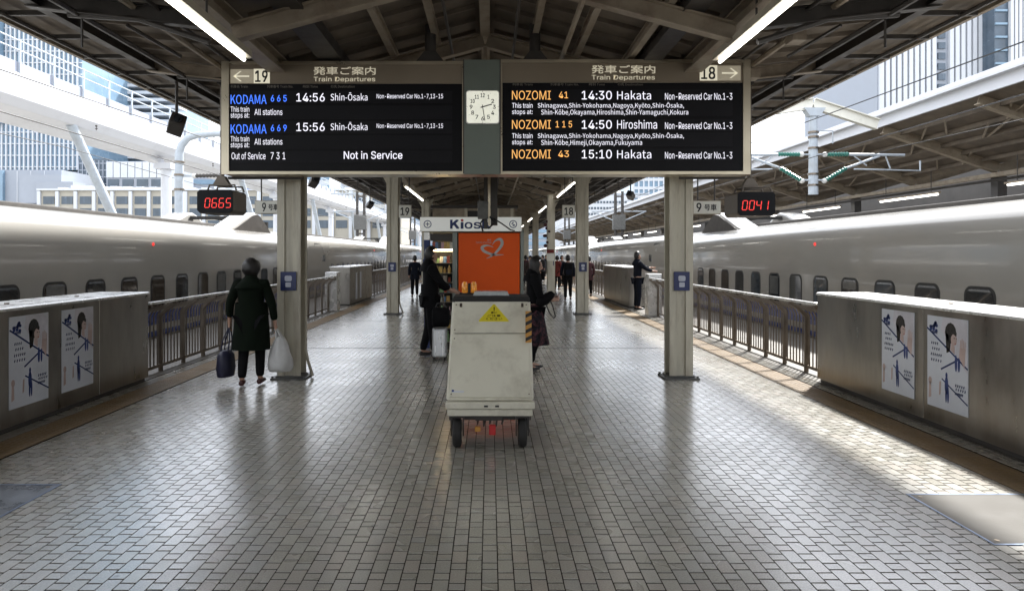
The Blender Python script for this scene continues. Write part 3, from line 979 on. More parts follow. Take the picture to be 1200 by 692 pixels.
def small_notices(t, x, s, ys):
    for a in ys:
        m = MB(); m.box(x + s * .002, x + s * .008, a - .14, a + .14, .14, 1.0); m.build("notice_panel", M['poster'], t)


t = barrier('left', 21.0, 24.9, "short stainless barrier beyond the gate gap on the left platform edge", h=1.2)
small_notices(t, LX, 1, (22.0, 22.7))
t = barrier('right', 20.1, 24.5, "short stainless barrier beyond the train guard on the right platform edge", h=1.2)


def fence(side, y0, y1, label, stuff=False, capend=False):
    s = 1 if side == 'left' else -1
    x = (LX if side == 'left' else RX)
    t = thing("platform_fence", label, "fence", (x, y0, 0), group="stainless fences along the platform edges")
    n_ = round((y1 - y0) / .7)
    pt = (y1 - y0) / n_
    prb = None
    # slat profile: vertical then leaning toward the platform
    def slat(m, yy, w, d):
        pts = [(-s * .2, .10), (-s * .2, .76), (-s * .17, .83), (0, .93)]
        for (xa, za), (xb, zb) in zip(pts, pts[1:]):
            m.beam((xa, yy, za), (xb, yy, zb), w, d, up=(1, 0, 0) if abs(xa - xb) < .001 else (0, 0, 1))
    for k in range(n_ + 1):
        m = MB()
        pts = [(-s * .18, 0), (-s * .225, 0), (-s * .225, .78), (-s * .02, .95), (s * .02, .95), (s * .02, .915), (-s * .10, .83), (-s * .18, .74)]
        if k == 0:
            m.prism(pts[::1], 'y', -.022, .022); prb = m.build("post", M['steel2'], t); 
        else: relink("post", prb, t, (0, k * pt, 0))
    sl_ = None
    if stuff: ms = MB()
    for k in range(n_):
        for j in range(1, 7):
            yy = k * pt + pt * j / 7
            if stuff: slat(ms, yy, .016, .009)
            elif sl_ is None:
                m = MB(); slat(m, 0, .021, .011); sl_ = m.build("slat", M['steel2'], t); sl_.location = (0, yy, 0)
            else: relink("slat", sl_, t, (0, yy, 0))
    if stuff: ms.build("slats", M['steel2'], t, kind="stuff")
    L_ = y1 - y0
    m = MB(); m.box(-.025, .025, -.03, L_ + .03, .952, .985); m.build("handrail", M['cap'], t, bevel=.006)
    m = MB(); m.box(-s * .185, -s * .215, 0, L_, .06, .10); m.build("bottom_rail", M['steel2'], t)
    if capend:
        m = MB(); m.box(-s * .30, s * .04, L_ + .03, L_ + .45, 0, 1.08); m.build("end_cabinet", M['cap'], t, bevel=.01)
    return t


fence('left', 8.65, 19.0, "stainless railing between the left barrier and the gate gap, behind the woman in green", capend=True)
fence('right', 8.58, 17.4, "stainless railing between the right barrier and the train guard", capend=True)
fence('left', 25.2, 60, "far stainless railing running away on the left platform edge", stuff=True)
fence('right', 24.8, 60, "far stainless railing running away on the right platform edge", stuff=True)

# ================================================================== DEPARTURE BOARD
BY = 8.2
board = thing("departure_board", "wide hanging train departure board with dark screens and a clock panel in the middle", "departure board", (0, BY, 0))


def bbox(px0, px1, py0, py1):
    return (PX(px0, BY), PX(px1, BY), PZ(py1, BY), PZ(py0, BY))


def pane(name, px0, px1, py0, py1, ya, yb, m_, parent, bevel=0):
    x0, x1, z0, z1 = bbox(px0, px1, py0, py1)
    m = MB(); m.box(x0, x1, ya, yb, z0, z1)
    return m.build(name, m_, parent, bevel=bevel)


def frame_around(name, px0, px1, py0, py1, ox0, ox1, oy0, oy1, ya, yb, m_, parent):
    a = bbox(ox0, ox1, oy0, oy1); b_ = bbox(px0, px1, py0, py1)
    m = MB()
    m.box(a[0], b_[0], ya, yb, a[2], a[3]); m.box(b_[1], a[1], ya, yb, a[2], a[3])
    m.box(b_[0] + .0005, b_[1] - .0005, ya, yb, a[2], b_[2]); m.box(b_[0] + .0005, b_[1] - .0005, ya, yb, b_[3], a[3])
    return m.build(name, m_, parent)


pane("housing", 262, 877.5, 73, 204, .0, .34, M['frame'], board, .004)
for (fx0, fx1, sx0, sx1, h0, h1) in ((260.5, 543.5, 269.2, 541.8, 76, 98.6), (586.5, 878.5, 588.5, 870, 74, 97)):
    pane("header_panel", sx0, sx1, h0, h1 - .3, -.012, -.001, M['header'], board)
    frame_around("frame", sx0, sx1, h0, 201, fx0, fx1, h0 - 3.5, 204.5, -.03, -.001, M['frame'], board)
pane("clock_panel", 544, 586, 71, 204.5, -.035, -.001, M['greypanel'], board)
for x in (543.4, 586.1): pane("panel_joint", x - .6, x + .6, 71, 204, -.037, -.034, M['dark'], board)
scrL = pane("display_screen", 269.4, 541.6, 98.8, 200.8, -.016, -.001, M['screen'], board)
scrR = pane("display_screen", 588.8, 869.8, 97.4, 200.8, -.016, -.001, M['screen'], board)
for sc_, rows, xa, xb in ((scrL, ((107, 121), (124, 139.5), (142.5, 156.5), (159, 174.5), (177, 190.5)), 271, 530), (scrR, ((105.5, 118.5), (120, 136), (140, 153.5), (155.5, 171.5), (174.5, 188)), 599, 858)):
    for a, b_ in rows: pane("row_strip", xa, xb, a, b_, -.0175, -.0162, M['screenrow'], sc_)


def bt(body, px0, px1, py0, py1, m_, par, bold=.0):
    text_part(body, bbox(px0, px1, py0, py1), -.0195, m_, par, bold=bold)


for dy, num, tm_ in ((0, "665", "14:56"), (34.6, "669", "15:56")):
    bt("KODAMA", 271, 313, 111.5 + dy, 122.5 + dy, M['t_blue'], scrL)
    bt(num[0] + " " + num[1] + " " + num[2], 318, 336.5, 112 + dy, 119.6 + dy, M['t_blue'], scrL, .012)
    bt(tm_, 347.8, 381, 109.8 + dy, 119.5 + dy, M['t_white'], scrL, .008)
    bt("Shin-Ōsaka", 387.8, 431, 109 + dy, 118.4 + dy, M['t_white'], scrL)
    bt("Non-Reserved Car No.1-7,13-15", 441.7, 519.3, 110.6 + dy, 117 + dy, M['t_white'], scrL)
    bt("This train", 271, 292.8, 125.2 + dy, 131.6 + dy, M['t_white'], scrL)
    bt("stops at:", 271, 292.8, 132.9 + dy, 140 + dy, M['t_white'], scrL)
    bt("All stations", 298.8, 331.5, 128 + dy, 135.3 + dy, M['t_white'], scrL)
bt("Out of Service", 272, 311.8, 178.8, 187, M['t_white'], scrL)
bt("7 3 1", 317.8, 335, 178.8, 187, M['t_white'], scrL)
bt("Not in Service", 403.2, 471.8, 177.4, 186.6, M['t_white'], scrL, .01)
for dy, num, tm_, dest, dx, nx in ((0, "41", "14:30", "Hakata", 762.5, (654.8, 665.5)), (34.2, "1 1 5", "14:50", "Hiroshima", 769.5, (651, 670.2)), (68.8, "43", "15:10", "Hakata", 762.8, (654, 666.5))):
    bt("NOZOMI", 599.9, 645.3, 106.8 + dy, 117.4 + dy, M['t_orange'], scrR)
    bt(num, nx[0], nx[1], 108 + dy, 115.6 + dy, M['t_orange'], scrR, .008)
    bt(tm_, 681.5, 716.7, 107 + dy, 117.2 + dy, M['t_white'], scrR, .008)
    bt(dest, 722.8, dx, 106.8 + dy, 117.2 + dy, M['t_white'], scrR)
    bt("Non-Reserved Car No.1-3", 778.8, 857.5, 109.5 + dy, 117.4 + dy, M['t_white'], scrR)
for dy, l2, e2 in ((0, "Shin-Kōbe,Okayama,Hiroshima,Shin-Yamaguchi,Kokura", 806), (35.4, "Shin-Kōbe,Himeji,Okayama,Fukuyama", 752)):
    bt("This train", 600, 624, 121 + dy, 127 + dy, M['t_white'], scrR)
    bt("stops at:", 600, 624, 129.2 + dy, 135.6 + dy, M['t_white'], scrR)
    bt("Shinagawa,Shin-Yokohama,Nagoya,Kyōto,Shin-Ōsaka,", 630, 801, 120.4 + dy, 128.4 + dy, M['t_white'], scrR)
    bt(l2, 634, e2, 128.6 + dy, 136.6 + dy, M['t_white'], scrR)


def ht(body, px0, px1, py0, py1, m_, bold=.0, y=-.0135):
    text_part(body, bbox(px0, px1, py0, py1), y, m_, board, bold=bold)


ht("発車ご案内", 367.5, 440.4, 78.6, 88.2, M['t_cream'], .012); ht("Train Departures", 367.8, 440, 90.4, 97.2, M['t_cream'], .02)
ht("発車ご案内", 692.8, 767.6, 76.8, 86.6, M['t_cream'], .012); ht("Train Departures", 693, 767.2, 88.2, 95.2, M['t_cream'], .02)
for txt, a, b_ in (("列車名 Train", 271, 291), ("列車番号 Train No.", 313.5, 344), ("時刻 Time", 355.5, 373), ("行先 Destination", 388, 416)):
    text_part(txt, bbox(a, b_, 100.2, 103.6), -.0182, M['t_dim'], scrL)
for txt, a, b_ in (("列車名 Train", 600.6, 624), ("列車番号 Train No.", 645, 678), ("時刻 Time", 690, 708.5), ("行先 Destination", 723.5, 753)):
    text_part(txt, bbox(a, b_, 97.9, 101), -.0182, M['t_dim'], scrR)
for ax0, ax1, ay0, ay1, nx0, nx1, num, d in ((270.6, 297.6, 81.6, 98, 297.8, 316.6, "19", -1), (840.4, 867.5, 77.4, 94.8, 819.6, 840.2, "18", 1)):
    pane("arrow_patch", ax0, ax1, ay0, ay1, -.0140, -.0125, M['arrowpatch'], board)
    pane("number_patch", nx0, nx1, ay0 - .4, ay1, -.0144, -.0125, M['numpatch'], board)
    ht(num, nx0 + 1.6, nx1 - 2.4, ay0 + 1.4, ay1 - 1.4, M['ink'], .03, y=-.0152)
    cy = (ay0 + ay1) / 2; tip = ax0 + 3 if d < 0 else ax1 - 3; tail = ax1 - 5 if d < 0 else ax0 + 5
    m = MB()
    A = lambda x, y: (PX(x, BY), -.0150, PZ(y, BY))
    m.mesh([A(tip - d * 2, cy - .9), A(tail, cy - .9), A(tail, cy + .9), A(tip - d * 2, cy + .9)], [(0, 1, 2, 3)])
    for q_ in (-1, 1):
        m.mesh([A(tip, cy), A(tip - d * 8, cy + q_ * 6), A(tip - d * 10.2, cy + q_ * 6), A(tip - d * 2.8, cy)], [(0, 1, 2, 3)])
    m.build("direction_arrow", M['numpatch'], board, fixn=False)

# clock
cxx, czz = PX(565.7, BY), PZ(127, BY)
cw = 39 / 800 * BY
m = MB(); m.prism(rrect(cxx, czz, cw, cw, .035, 5), 'y', -.075, -.036); clock = m.build("clock", M['cap'], board, bevel=.003)
m = MB(); m.prism(rrect(cxx, czz, cw - .02, cw - .02, .03, 5), 'y', -.0785, -.0755); m.build("clock_face", mat("clock_face_white_glow", (0.72, 0.72, 0.64), .4, emit=(1, 1, .85), es=.25), clock)  # faint emission put in to brighten the face; the clock is no lamp
for k in range(1, 13):
    a = R(30 * k); r = cw * .345
    x, z = cxx + r * math.sin(a), czz + r * math.cos(a)
    w = .034 if k < 10 else .05
    text_part(str(k), (x - w / 2 * (.6 if k == 1 else 1), x + w / 2 * (.6 if k == 1 else 1), z - .024, z + .024), -.080, M['ink'], clock, name="numeral", bold=.03)
    m = MB(); r1, r2 = cw * .445, cw * .47
    m.beam((cxx + r1 * math.sin(a), -.080, czz + r1 * math.cos(a)), (cxx + r2 * math.sin(a), -.080, czz + r2 * math.cos(a)), .005, .002); m.build("hour_mark", M['ink'], clock)
for ang, ln, w, nm in ((74, .115, .012, "hour_hand"), (171, .165, .008, "minute_hand")):
    a = R(ang)
    m = MB(); m.beam((cxx - .025 * math.sin(a), -.083, czz - .025 * math.cos(a)), (cxx + ln * math.sin(a), -.083, czz + ln * math.cos(a)), w, .003, up=(0, 1, 0)); m.build(nm, M['ink'], clock)
# hangers
for px in (503, 628):
    x = PX(px, BY); m = MB()
    m.tube([(x, .17, PZ(74, BY)), (x, .17, zroof(x) - .05)], .068, 12)
    m.prism([(x - .23, 3.86), (x + .23, 3.86), (x + .07, 4.06), (x - .07, 4.06)], 'y', .10, .24)
    m.build("hanger_pole", M['dark'], board)
for px in (304, 834):
    x = PX(px, BY); m = MB()
    m.box(x - .085, x + .085, .12, .26, PZ(73, BY), 4.25); 
    for i in range(6):
        for d in (-.045, .045): m.sphere((x + d, .12, 3.95 + i * .06), .014, 6, 4)
    m.tube([(x - .08, .2, 4.12), (x - .2, .2, 4.2), (x - .35, .2, 4.1)], .02, 6); m.tube([(x + .08, .2, 4.12), (x + .2, .2, 4.22), (x + .3, .2, 4.3)], .03, 6)
    m.build("hanger_bracket", M['dark'], board)
m = MB(); m.tube([(PX(262, BY), .15, PZ(207, BY)), (PX(352, BY), .15, PZ(207, BY))], .018, 6); m.build("under_conduit", M['dark'], board)
m = MB(); m.tube([(PX(800, BY), .15, PZ(207, BY)), (PX(878, BY), .15, PZ(207, BY))], .018, 6)
m.build("under_conduit", M['dark'], board)

# ------------------------------------------------------------------ red number displays
SEG = {'0': "abcdef", '6': "acdefg", '5': "acdfg", '4': "bcfg", '1': "bc"}


def led_display(label, x0, x1, z0, z1, y, text, hang, side):
    t = thing("train_number_display", label, "number display", ((x0 + x1) / 2, y, (z0 + z1) / 2))
    w, h = (x1 - x0) / 2, (z1 - z0) / 2
    m = MB(); m.prism([(-w + .04, -h), (w - .04, -h), (w, -h + .04), (w, h - .03), (w - .03, h), (-w + .03, h), (-w, h - .03), (-w, -h + .04)], 'y', .012, .5)
    m.build("casing", M['casing'], t, bevel=.006)
    m = MB(); m.prism([(-w + .045, -h + .006), (w - .045, -h + .006), (w - .006, -h + .045), (w - .006, h - .035), (w - .035, h - .006), (-w + .035, h - .006), (-w + .006, h - .035), (-w + .006, -h + .045)], 'y', -.004, .0115)
    scr = m.build("screen", M['screen'], t)
    dw, dh, st = .060, .120, .0095
    for i, ch in enumerate(text):
        m = MB(); cx = -.125 + i * .092 + (.03 if side < 0 else -.03); cz = -.02
        hw, hh = dw / 2, dh / 2
        sg = {'a': ((-hw, hh), (hw, hh)), 'g': ((-hw, 0), (hw, 0)), 'd': ((-hw, -hh), (hw, -hh)), 'f': ((-hw, hh), (-hw, 0)), 'b': ((hw, hh), (hw, 0)), 'e': ((-hw, 0), (-hw, -hh)), 'c': ((hw, 0), (hw, -hh))}
        for q_ in SEG[ch]:
            (ax, az_), (bx, bz) = sg[q_]
            ax += az_ * .12; bx += bz * .12
            dx, dz = bx - ax, bz - az_; L_ = math.hypot(dx, dz); ux, uz = dx / L_, dz / L_
            a_ = (cx + ax + ux * .005, -.007, cz + az_ + uz * .005); b_ = (cx + bx - ux * .005, -.007, cz + bz - uz * .005)
            m.beam(a_, b_, st, .003, up=(0, 1, 0))
        m.build("digit", M['redled'], scr)
    m = MB(); m.tube([(-w * .6, .12, h), (-w * .5, .12, h + .07), (w * .9, .12, h + .07), (w * 1.0, .12, h)], .014, 6)
    m.tube([(-w * .6, .4, h), (-w * .5, .4, h + .07), (w * .9, .4, h + .07), (w * 1.0, .4, h)], .014, 6)
    m.prism([(-.12, h + .07), (.12, h + .07), (.04, h + .2), (-.04, h + .2)], 'y', .2, .3)
    m.tube([(0, .25, h + .1), (0, .25, hang - (z0 + z1) / 2)], .03, 8)
    m.build("hanging_bracket", M['casing'], t)


yl = 9.0
led_display("hanging black display with red digits 0665, at the left end of the board", PX(230.5, yl), PX(273, yl), PZ(250, yl), PZ(222, yl), yl, "0665", 4.0, -1)
led_display("hanging black display with red digits 0041, at the right end of the board", PX(864, yl), PX(909, yl), PZ(253, yl), PZ(224.5, yl), yl, "0041", 4.0, 1)


def hanging_sign(name, label, cat, px0, px1, py0, py1, y, texts, hz, grp=None):
    x0, x1, z0, z1 = PX(px0, y), PX(px1, y), PZ(py1, y), PZ(py0, y)
    t = thing(name, label, cat, ((x0 + x1) / 2, y, (z0 + z1) / 2), group=grp)
    w, h = (x1 - x0) / 2, (z1 - z0) / 2
    m = MB(); m.box(-w, w, 0, .09, -h, h); m.build("sign_case", M['lampbody'], t, bevel=.006)
    m = MB(); m.box(-w + .012, w - .012, -.004, -.0005, -h + .012, h - .012); f = m.build("sign_face", M['signwhite'], t)
    for body, u0, u1, v0, v1, bold, mm in texts:
        text_part(body, (-w + 2 * w * u0, -w + 2 * w * u1, -h + 2 * h * v0, -h + 2 * h * v1), -.006, mm, f, bold=bold)
    m = MB()
    for d in (-.6, .6): m.tube([(w * d, .045, h), (w * d, .045, hz - (z0 + z1) / 2)], .012, 6)
    m.build("hanger", M['dark'], t)
    return t


hanging_sign("car_number_sign", "white car number sign reading 9, hanging left of the first left column", "sign", 298.5, 332, 235, 250.5, 11.0, [("9", .26, .40, .18, .84, .03, M['ink']), ("号車", .48, .82, .26, .74, .02, M['ink'])], 3.9)
hanging_sign("car_number_sign", "white car number sign reading 9, hanging right of the first right column", "sign", 812, 845, 235, 251, 11.0, [("9", .12, .30, .18, .84, .03, M['ink']), ("号車", .40, .84, .26, .74, .02, M['ink'])], 3.9)
hanging_sign("platform_number_sign", "square white sign reading 19 beside the second left column", "sign", 467, 482, 240, 255, 17.6, [("19", .16, .84, .2, .8, .03, M['ink'])], 3.6)
hanging_sign("platform_number_sign", "square white sign reading 18 beside the second right column", "sign", 659, 674, 240, 255, 17.6, [("18", .16, .84, .2, .8, .03, M['ink'])], 3.6)

# hanging cameras / speakers on the wings
spots = [(207, 146, 9.4, "boxy black camera hanging from the left canopy wing, nearest of them"), (368, 213, 16.6, "black camera hanging from the left wing, just above the first left column's right side"),
         (433.5, 240, 24.4, "small black camera on the left wing, furthest of the left three"), (739, 229, 20.8, "grey camera hanging from the right canopy wing")]
cam0 = None
for px, py, y, lab in spots:
    x, z = PX(px, y), PZ(py, y)
    t = thing("hanging_camera", lab, "camera", (x, y, z), R(25 if x < 0 else -30), group="cameras hanging from the canopy wings")
    m = MB(); m.box(-.10, .10, -.16, .16, -.09, .09)
    o = m.build("camera_body", M['dark'], t, bevel=.015); o.rotation_euler = (R(-22), R(18), 0)
    m = MB(); m.cyl((0, -.16, 0), (0, -.19, 0), .06, 12); q = m.build("lens", M['glass'], t); q.rotation_euler = (R(-22), R(18), 0)
    m = MB(); m.tube([(0, 0, .08), (0, 0, 4.1 - z)], .02, 6); m.build("drop_pipe", M['dark'], t)

# central drop pole with box in front of the kiosk
PY_ = 10.2
t = thing("service_pole", "dark hanging pole with cables and grey box in front of the kiosk sign", "pole", (0, PY_, 0))
m = MB(); m.box(PX(567, PY_), PX(571.5, PY_), -.05, .06, PZ(268, PY_), 4.3); m.box(PX(575, PY_), PX(583, PY_), -.03, .06, PZ(264, PY_), 4.3); m.build("pole", M['dark'], t)
m = MB(); m.box(PX(571.9, PY_), PX(574.6, PY_), -.01, .05, PZ(264, PY_), 4.3); m.build("channel", M['frame'], t)
m = MB(); m.box(PX(560, PY_), PX(572, PY_), -.13, -.052, PZ(257, PY_), PZ(236, PY_)); m.build("box", M['colbase'], t, bevel=.008)
m = MB()
m.tube([(PX(567, PY_), -.08, PZ(256, PY_)), (PX(563, PY_), -.09, PZ(262, PY_)), (PX(566, PY_), -.07, PZ(271, PY_))], .013, 6)
m.tube([(PX(578, PY_), -.06, PZ(256, PY_)), (PX(588, PY_), -.04, PZ(262, PY_)), (PX(598, PY_), 0, PZ(269, PY_)), (PX(603, PY_), .1, PZ(270, PY_))], .011, 6)
m.tube([(PX(574, PY_), -.07, PZ(254, PY_)), (PX(580, PY_), -.08, PZ(261, PY_)), (PX(572, PY_), -.07, PZ(268, PY_))], .016, 6)
m.build("cables", M['black'], t)

# ================================================================== KIOSK
KY = 11.6
kx0, kx1 = PX(495.5, KY), PX(613, KY)
kz1 = PZ(272, KY)
k = thing("kiosk", "small platform kiosk with a white name sign and an orange end panel", "kiosk", (0, KY, 0))
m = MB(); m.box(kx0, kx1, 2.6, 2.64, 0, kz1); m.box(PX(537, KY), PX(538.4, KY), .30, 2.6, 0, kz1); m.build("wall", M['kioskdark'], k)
m = MB(); m.box(kx1 - .03, kx1, .04, 2.6, 0, kz1); m.build("side_wall", M['kioskwall'], k)
m = MB(); m.box(kx0, kx1, .0, 2.64, kz1 + .002, kz1 + .05); m.build("roof", M['kioskwall'], k)
m = MB(); m.box(PX(497, KY), PX(503.5, KY), -.02, .06, 0, PZ(281, KY)); m.build("blue_post", M['navy'], k)
m = MB(); m.box(PX(497, KY), PX(503.5, KY), -.02, .06, PZ(281, KY) + .002, kz1); m.build("post_head", M['cap'], k)
m = MB(); m.box(PX(530.5, KY), PX(536.4, KY), -.09, .28, 0, kz1); m.build("grey_post", M['kioskwall'], k, bevel=.006)
m = MB(); m.box(PX(609.6, KY), PX(613.5, KY), -.09, .02, 0, kz1); m.build("grey_post", M['kioskwall'], k, bevel=.004)
x0, x1, z0, z1 = PX(493, KY), PX(611, KY), PZ(271.5, KY), PZ(254.5, KY)
m = MB(); m.box(x0, x1, -.14, .5, z0, z1); m.build("sign_box", M['lampbody'], k, bevel=.006)
m = MB(); m.box(x0 + .006, x1 - .006, -.146, -.141, z0 + .006, z1 - .006); ks = m.build("sign_face", M['signkiosk'], k)
for ch_, a_, b_, t_ in (("K", 528, 538.8, 257.8), ("ı", 540.3, 543.6, 260.8), ("o", 544.8, 554, 260.6), ("s", 555.2, 563.6, 260.6), ("k", 565, 575.5, 257.6)):
    text_part(ch_, (PX(a_, KY), PX(b_, KY), PZ(268.3, KY), PZ(t_, KY)), -.149, M['navy'], ks, bold=.035)
m = MB(); m.sphere((PX(542, KY), -.149, PZ(258.6, KY)), (.024, .003, .022), 12, 6); m.build("red_dot", M['red'], ks)
for px, kind in ((502, 0), (601, 1)):
    cx, cz = PX(px, KY), PZ(263, KY); m = MB()
    N = 24
    vs = [(cx + r * math.cos(2 * math.pi * i / N), -.149, cz + r * math.sin(2 * math.pi * i / N)) for r in (.066, .052) for i in range(N)]
    m.mesh(vs, [(i, (i + 1) % N, (i + 1) % N + N, i + N) for i in range(N)])
    if kind == 0:
        m.box(cx - .035, cx + .035, -.150, -.149, cz - .006, cz + .006); m.box(cx - .006, cx + .006, -.150, -.149, cz - .035, cz + .035)
    else:
        m.prism([(cx - .035, cz + .0), (cx, cz + .04), (cx + .01, cz + .02), (cx - .01, cz)], 'y', -.150, -.149); m.box(cx - .01, cx + .03, -.150, -.149, cz - .03, cz - .005)
    m.build("round_emblem", M['navy'], ks, fixn=False)
# orange panel
OY = -.10
x0, x1, z0, z1 = PX(537.3, KY - .1), PX(609, KY - .1), PZ(352, KY - .1), PZ(273, KY - .1)
m = MB(); m.box(x0, x1, OY, OY + .05, z0, z1); op = m.build("orange_panel", M['orange'], k)
m = MB(); m.box(x0, x1, OY, OY + .05, 0, z0 - .003); m.build("lower_panel", M['kioskwall'], k)
K2 = KY + OY - .003


def ribbon(pts, name="heart_swoosh"):
    """pts: list of (px,py,width_px) -> flat ribbon"""
    m = MB(); L_ = []; Rr = []
    P_ = [Vector((p[0], p[1])) for p in pts]
    for i, p in enumerate(P_):
        d = (P_[min(i + 1, len(P_) - 1)] - P_[max(i - 1, 0)]).normalized()
        nn = Vector((-d.y, d.x)) * pts[i][2] / 2
        for lst, q_ in ((L_, p + nn), (Rr, p - nn)): lst.append((PX(q_.x, K2), OY - .003, PZ(q_.y, K2)))
    n_ = len(pts)
    m.mesh(L_ + Rr, [(i, i + 1, i + 1 + n_, i + n_) for i in range(n_ - 1)])
    m.build(name, M['silverink'], op, fixn=False)


def spl(ctrl, n=8):
    out = []
    C_ = [ctrl[0]] + list(ctrl) + [ctrl[-1]]
    for i in range(1, len(C_) - 2):
        p0, p1, p2, p3 = [Vector(c) for c in C_[i - 1:i + 3]]
        for j in range(n):
            t = j / n
            out.append(tuple(.5 * ((2 * p1) + (-p0 + p2) * t + (2 * p0 - 5 * p1 + 4 * p2 - p3) * t * t + (-p0 + 3 * p1 - 3 * p2 + p3) * t ** 3)))
    out.append(tuple(ctrl[-1]))
    return out


# pixel coordinates of the emblem in the photo
E = lambda a, b_, w: (535 + a / 7.69, 265 + b_ / 7.69, w)
ribbon(spl([E(330, 188, .5), E(280, 172, 1.7), E(232, 188, 3.4), E(250, 225, 3.2), E(330, 255, 2.4), E(425, 256, .4)]))
ribbon(spl([E(322, 166, .5), E(350, 130, 1.6), E(395, 118, 3.4), E(410, 160, 3.4), E(370, 220, 2.8), E(320, 265, 1.8), E(270, 290, .4)]))
text_part("東京", (PX(571, K2), PX(575.5, K2), PZ(282.2, K2), PZ(280, K2)), OY - .003, M['silverink'], op)
text_part("TOKYO STATION", (PX(557.5, K2), PX(575.5, K2), PZ(285.2, K2), PZ(283, K2)), OY - .003, M['silverink'], op)
# shelves and goods
sx0, sx1 = PX(504.5, KY), PX(530, KY)
shz = [PZ(v, KY) for v in (400, 384, 368, 354, 343, 331, 320, 308)]
for i, z in enumerate(shz):
    m = MB(); m.box(sx0, sx1, .12 if i > 2 else -.05, .55, z - .012, z); m.build("shelf", M['shelf'], k)
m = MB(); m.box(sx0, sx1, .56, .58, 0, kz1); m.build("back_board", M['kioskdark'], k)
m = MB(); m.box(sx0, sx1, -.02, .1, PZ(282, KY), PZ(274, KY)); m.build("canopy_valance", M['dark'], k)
m = MB(); m.cyl((sx0, .16, PZ(293, KY)), (sx1, .16, PZ(293, KY)), .016, 8); m.build("shelf_light", M['warm'], k)
m = MB()
rr = random.Random(4)
goods_cols = [(.6, .12, .07), (.7, .5, .15), (.15, .28, .5), (.7, .68, .6), (.06, .06, .06), (.25, .42, .2), (.6, .36, .4), (.42, .36, .28), (.65, .4, .12)]
gm = [mat("package_print", c, .4, var=.3, scale=25) for c in goods_cols]
kinds = {"snack_packet": "small snack packets on the kiosk shelves", "drink_bottle": "small drink bottles on the kiosk shelves", "magazine": "magazines on the kiosk rack"}
glab = {"snack_packet": "snack packet", "drink_bottle": "drink bottle", "magazine": "folded magazine"}
gcol = {q_.name: n_ for q_, n_ in zip(gm, ("red", "ochre", "blue", "cream", "black", "green", "pink", "brown", "orange"))}


def onth(i, one="first", tail=""):
    w = ["", one, "second", "third", "fourth", "fifth", "sixth", "seventh", "eighth", "ninth", "tenth"][i]
    return w if (i == 1 and tail) else (w + " " + tail).strip()


for si, z in enumerate(shz):
    gi = 0
    x = sx0 + .015
    top = shz[si + 1] if si + 1 < len(shz) else PZ(298, KY)
    while x < sx1 - .04:
        kd = rr.choice(["snack_packet", "snack_packet", "drink_bottle", "magazine"])
        w = rr.uniform(.035, .075); h = (top - z - .02) * rr.uniform(.6, .92)
        if x + w > sx1 - .005: break
        m = MB(); yy = rr.uniform(.14, .2) if si > 2 else rr.uniform(-.03, .05)
        if kd == "drink_bottle":
            m.tube([(w / 2, 0, 0), (w / 2, 0, h * .6), (w / 2, 0, h * .8), (w / 2, 0, h)], [w * .42, w * .42, w * .18, w * .16], 8)
        elif kd == "magazine": m.prism([(0, 0), (.02, 0), (.05, h), (.03, h)], 'x', 0, w)
        else: m.prism([(0, 0), (w, 0), (w * .95, h * .1), (w, h), (0, h), (w * .06, h * .5)], 'y', 0, .05)
        o = m.build(kd, rr.choice(gm)); o.location = (x, KY + yy, z + .001)
        gi += 1
        tag(o, "%s %s, %s on the %s kiosk shelf" % (gcol[o.data.materials[0].name], glab[kd], "%s from the left" % onth(gi), onth(len(shz) - si, "topmost", "from the top")), {"snack_packet": "packet", "drink_bottle": "bottle", "magazine": "magazine"}[kd], kinds[kd])
        x += w + rr.uniform(.004, .016)
for i in range(7):
    m = MB(); w = .03
    m.prism([(0, 0), (.05, 0), (.05, .11), (0, .11)], 'y', 0, .012); o = m.build("hanging_packet", gm[(i * 2) % 9])
    o.location = (sx0 + .02 + i * .05, KY + .12, PZ(291, KY)); tag(o, "packet hanging under the kiosk valance, %s from the left" % onth(i + 1), "packet", "packets hanging under the kiosk valance")

# ================================================================== CART
cy0 = 5.55
c = thing("platform_cart", "cream box cart with sloping front, yellow triangle sticker and small wheels", "cart", (0, cy0, 0))
bx0, bx1 = PX(522.5, cy0), PX(626, cy0)
tY = .42
tx0, tx1 = PX(530, cy0 + tY), PX(621.5, cy0 + tY)
zb, zt = PZ(470, cy0), PZ(352, cy0 + tY)
m = MB()
yb = .92
zmid = zb + (zt - zb) * .66
fm = lambda t: tY * t
V8 = [(bx0, .02, zb), (bx1, .02, zb), (bx1 + .0, yb, zb), (bx0, yb, zb), (tx0, tY, zt), (tx1, tY, zt), (tx1, yb - .05, zt), (tx0, yb - .05, zt)]
m.mesh(V8, [(0, 3, 2, 1), (4, 5, 6, 7), (0, 1, 5, 4), (1, 2, 6, 5), (2, 3, 7, 6), (3, 0, 4, 7)])
m.build("box_body", M['cart'], c, bevel=.018)


def front(u, v, off=.003):
    """point on the sloping front: u 0..1 across, v 0..1 up"""
    x = (bx0 + (tx0 - bx0) * v) * (1 - u) + (bx1 + (tx1 - bx1) * v) * u
    y = .02 + (tY - .02) * v; z = zb + (zt - zb) * v
    nn = Vector((0, -(zt - zb), tY)).normalized() * off
    return (x, y + nn.y, z + nn.z)


def slab(m, quad, off0, off1):
    n_ = len(quad)
    vs = [front(u, v, off0) for u, v in quad] + [front(u, v, off1) for u, v in quad]
    m.mesh(vs, [tuple(range(n_, 2 * n_)), tuple(range(n_ - 1, -1, -1))] + [(i, (i + 1) % n_, (i + 1) % n_ + n_, i + n_) for i in range(n_)])


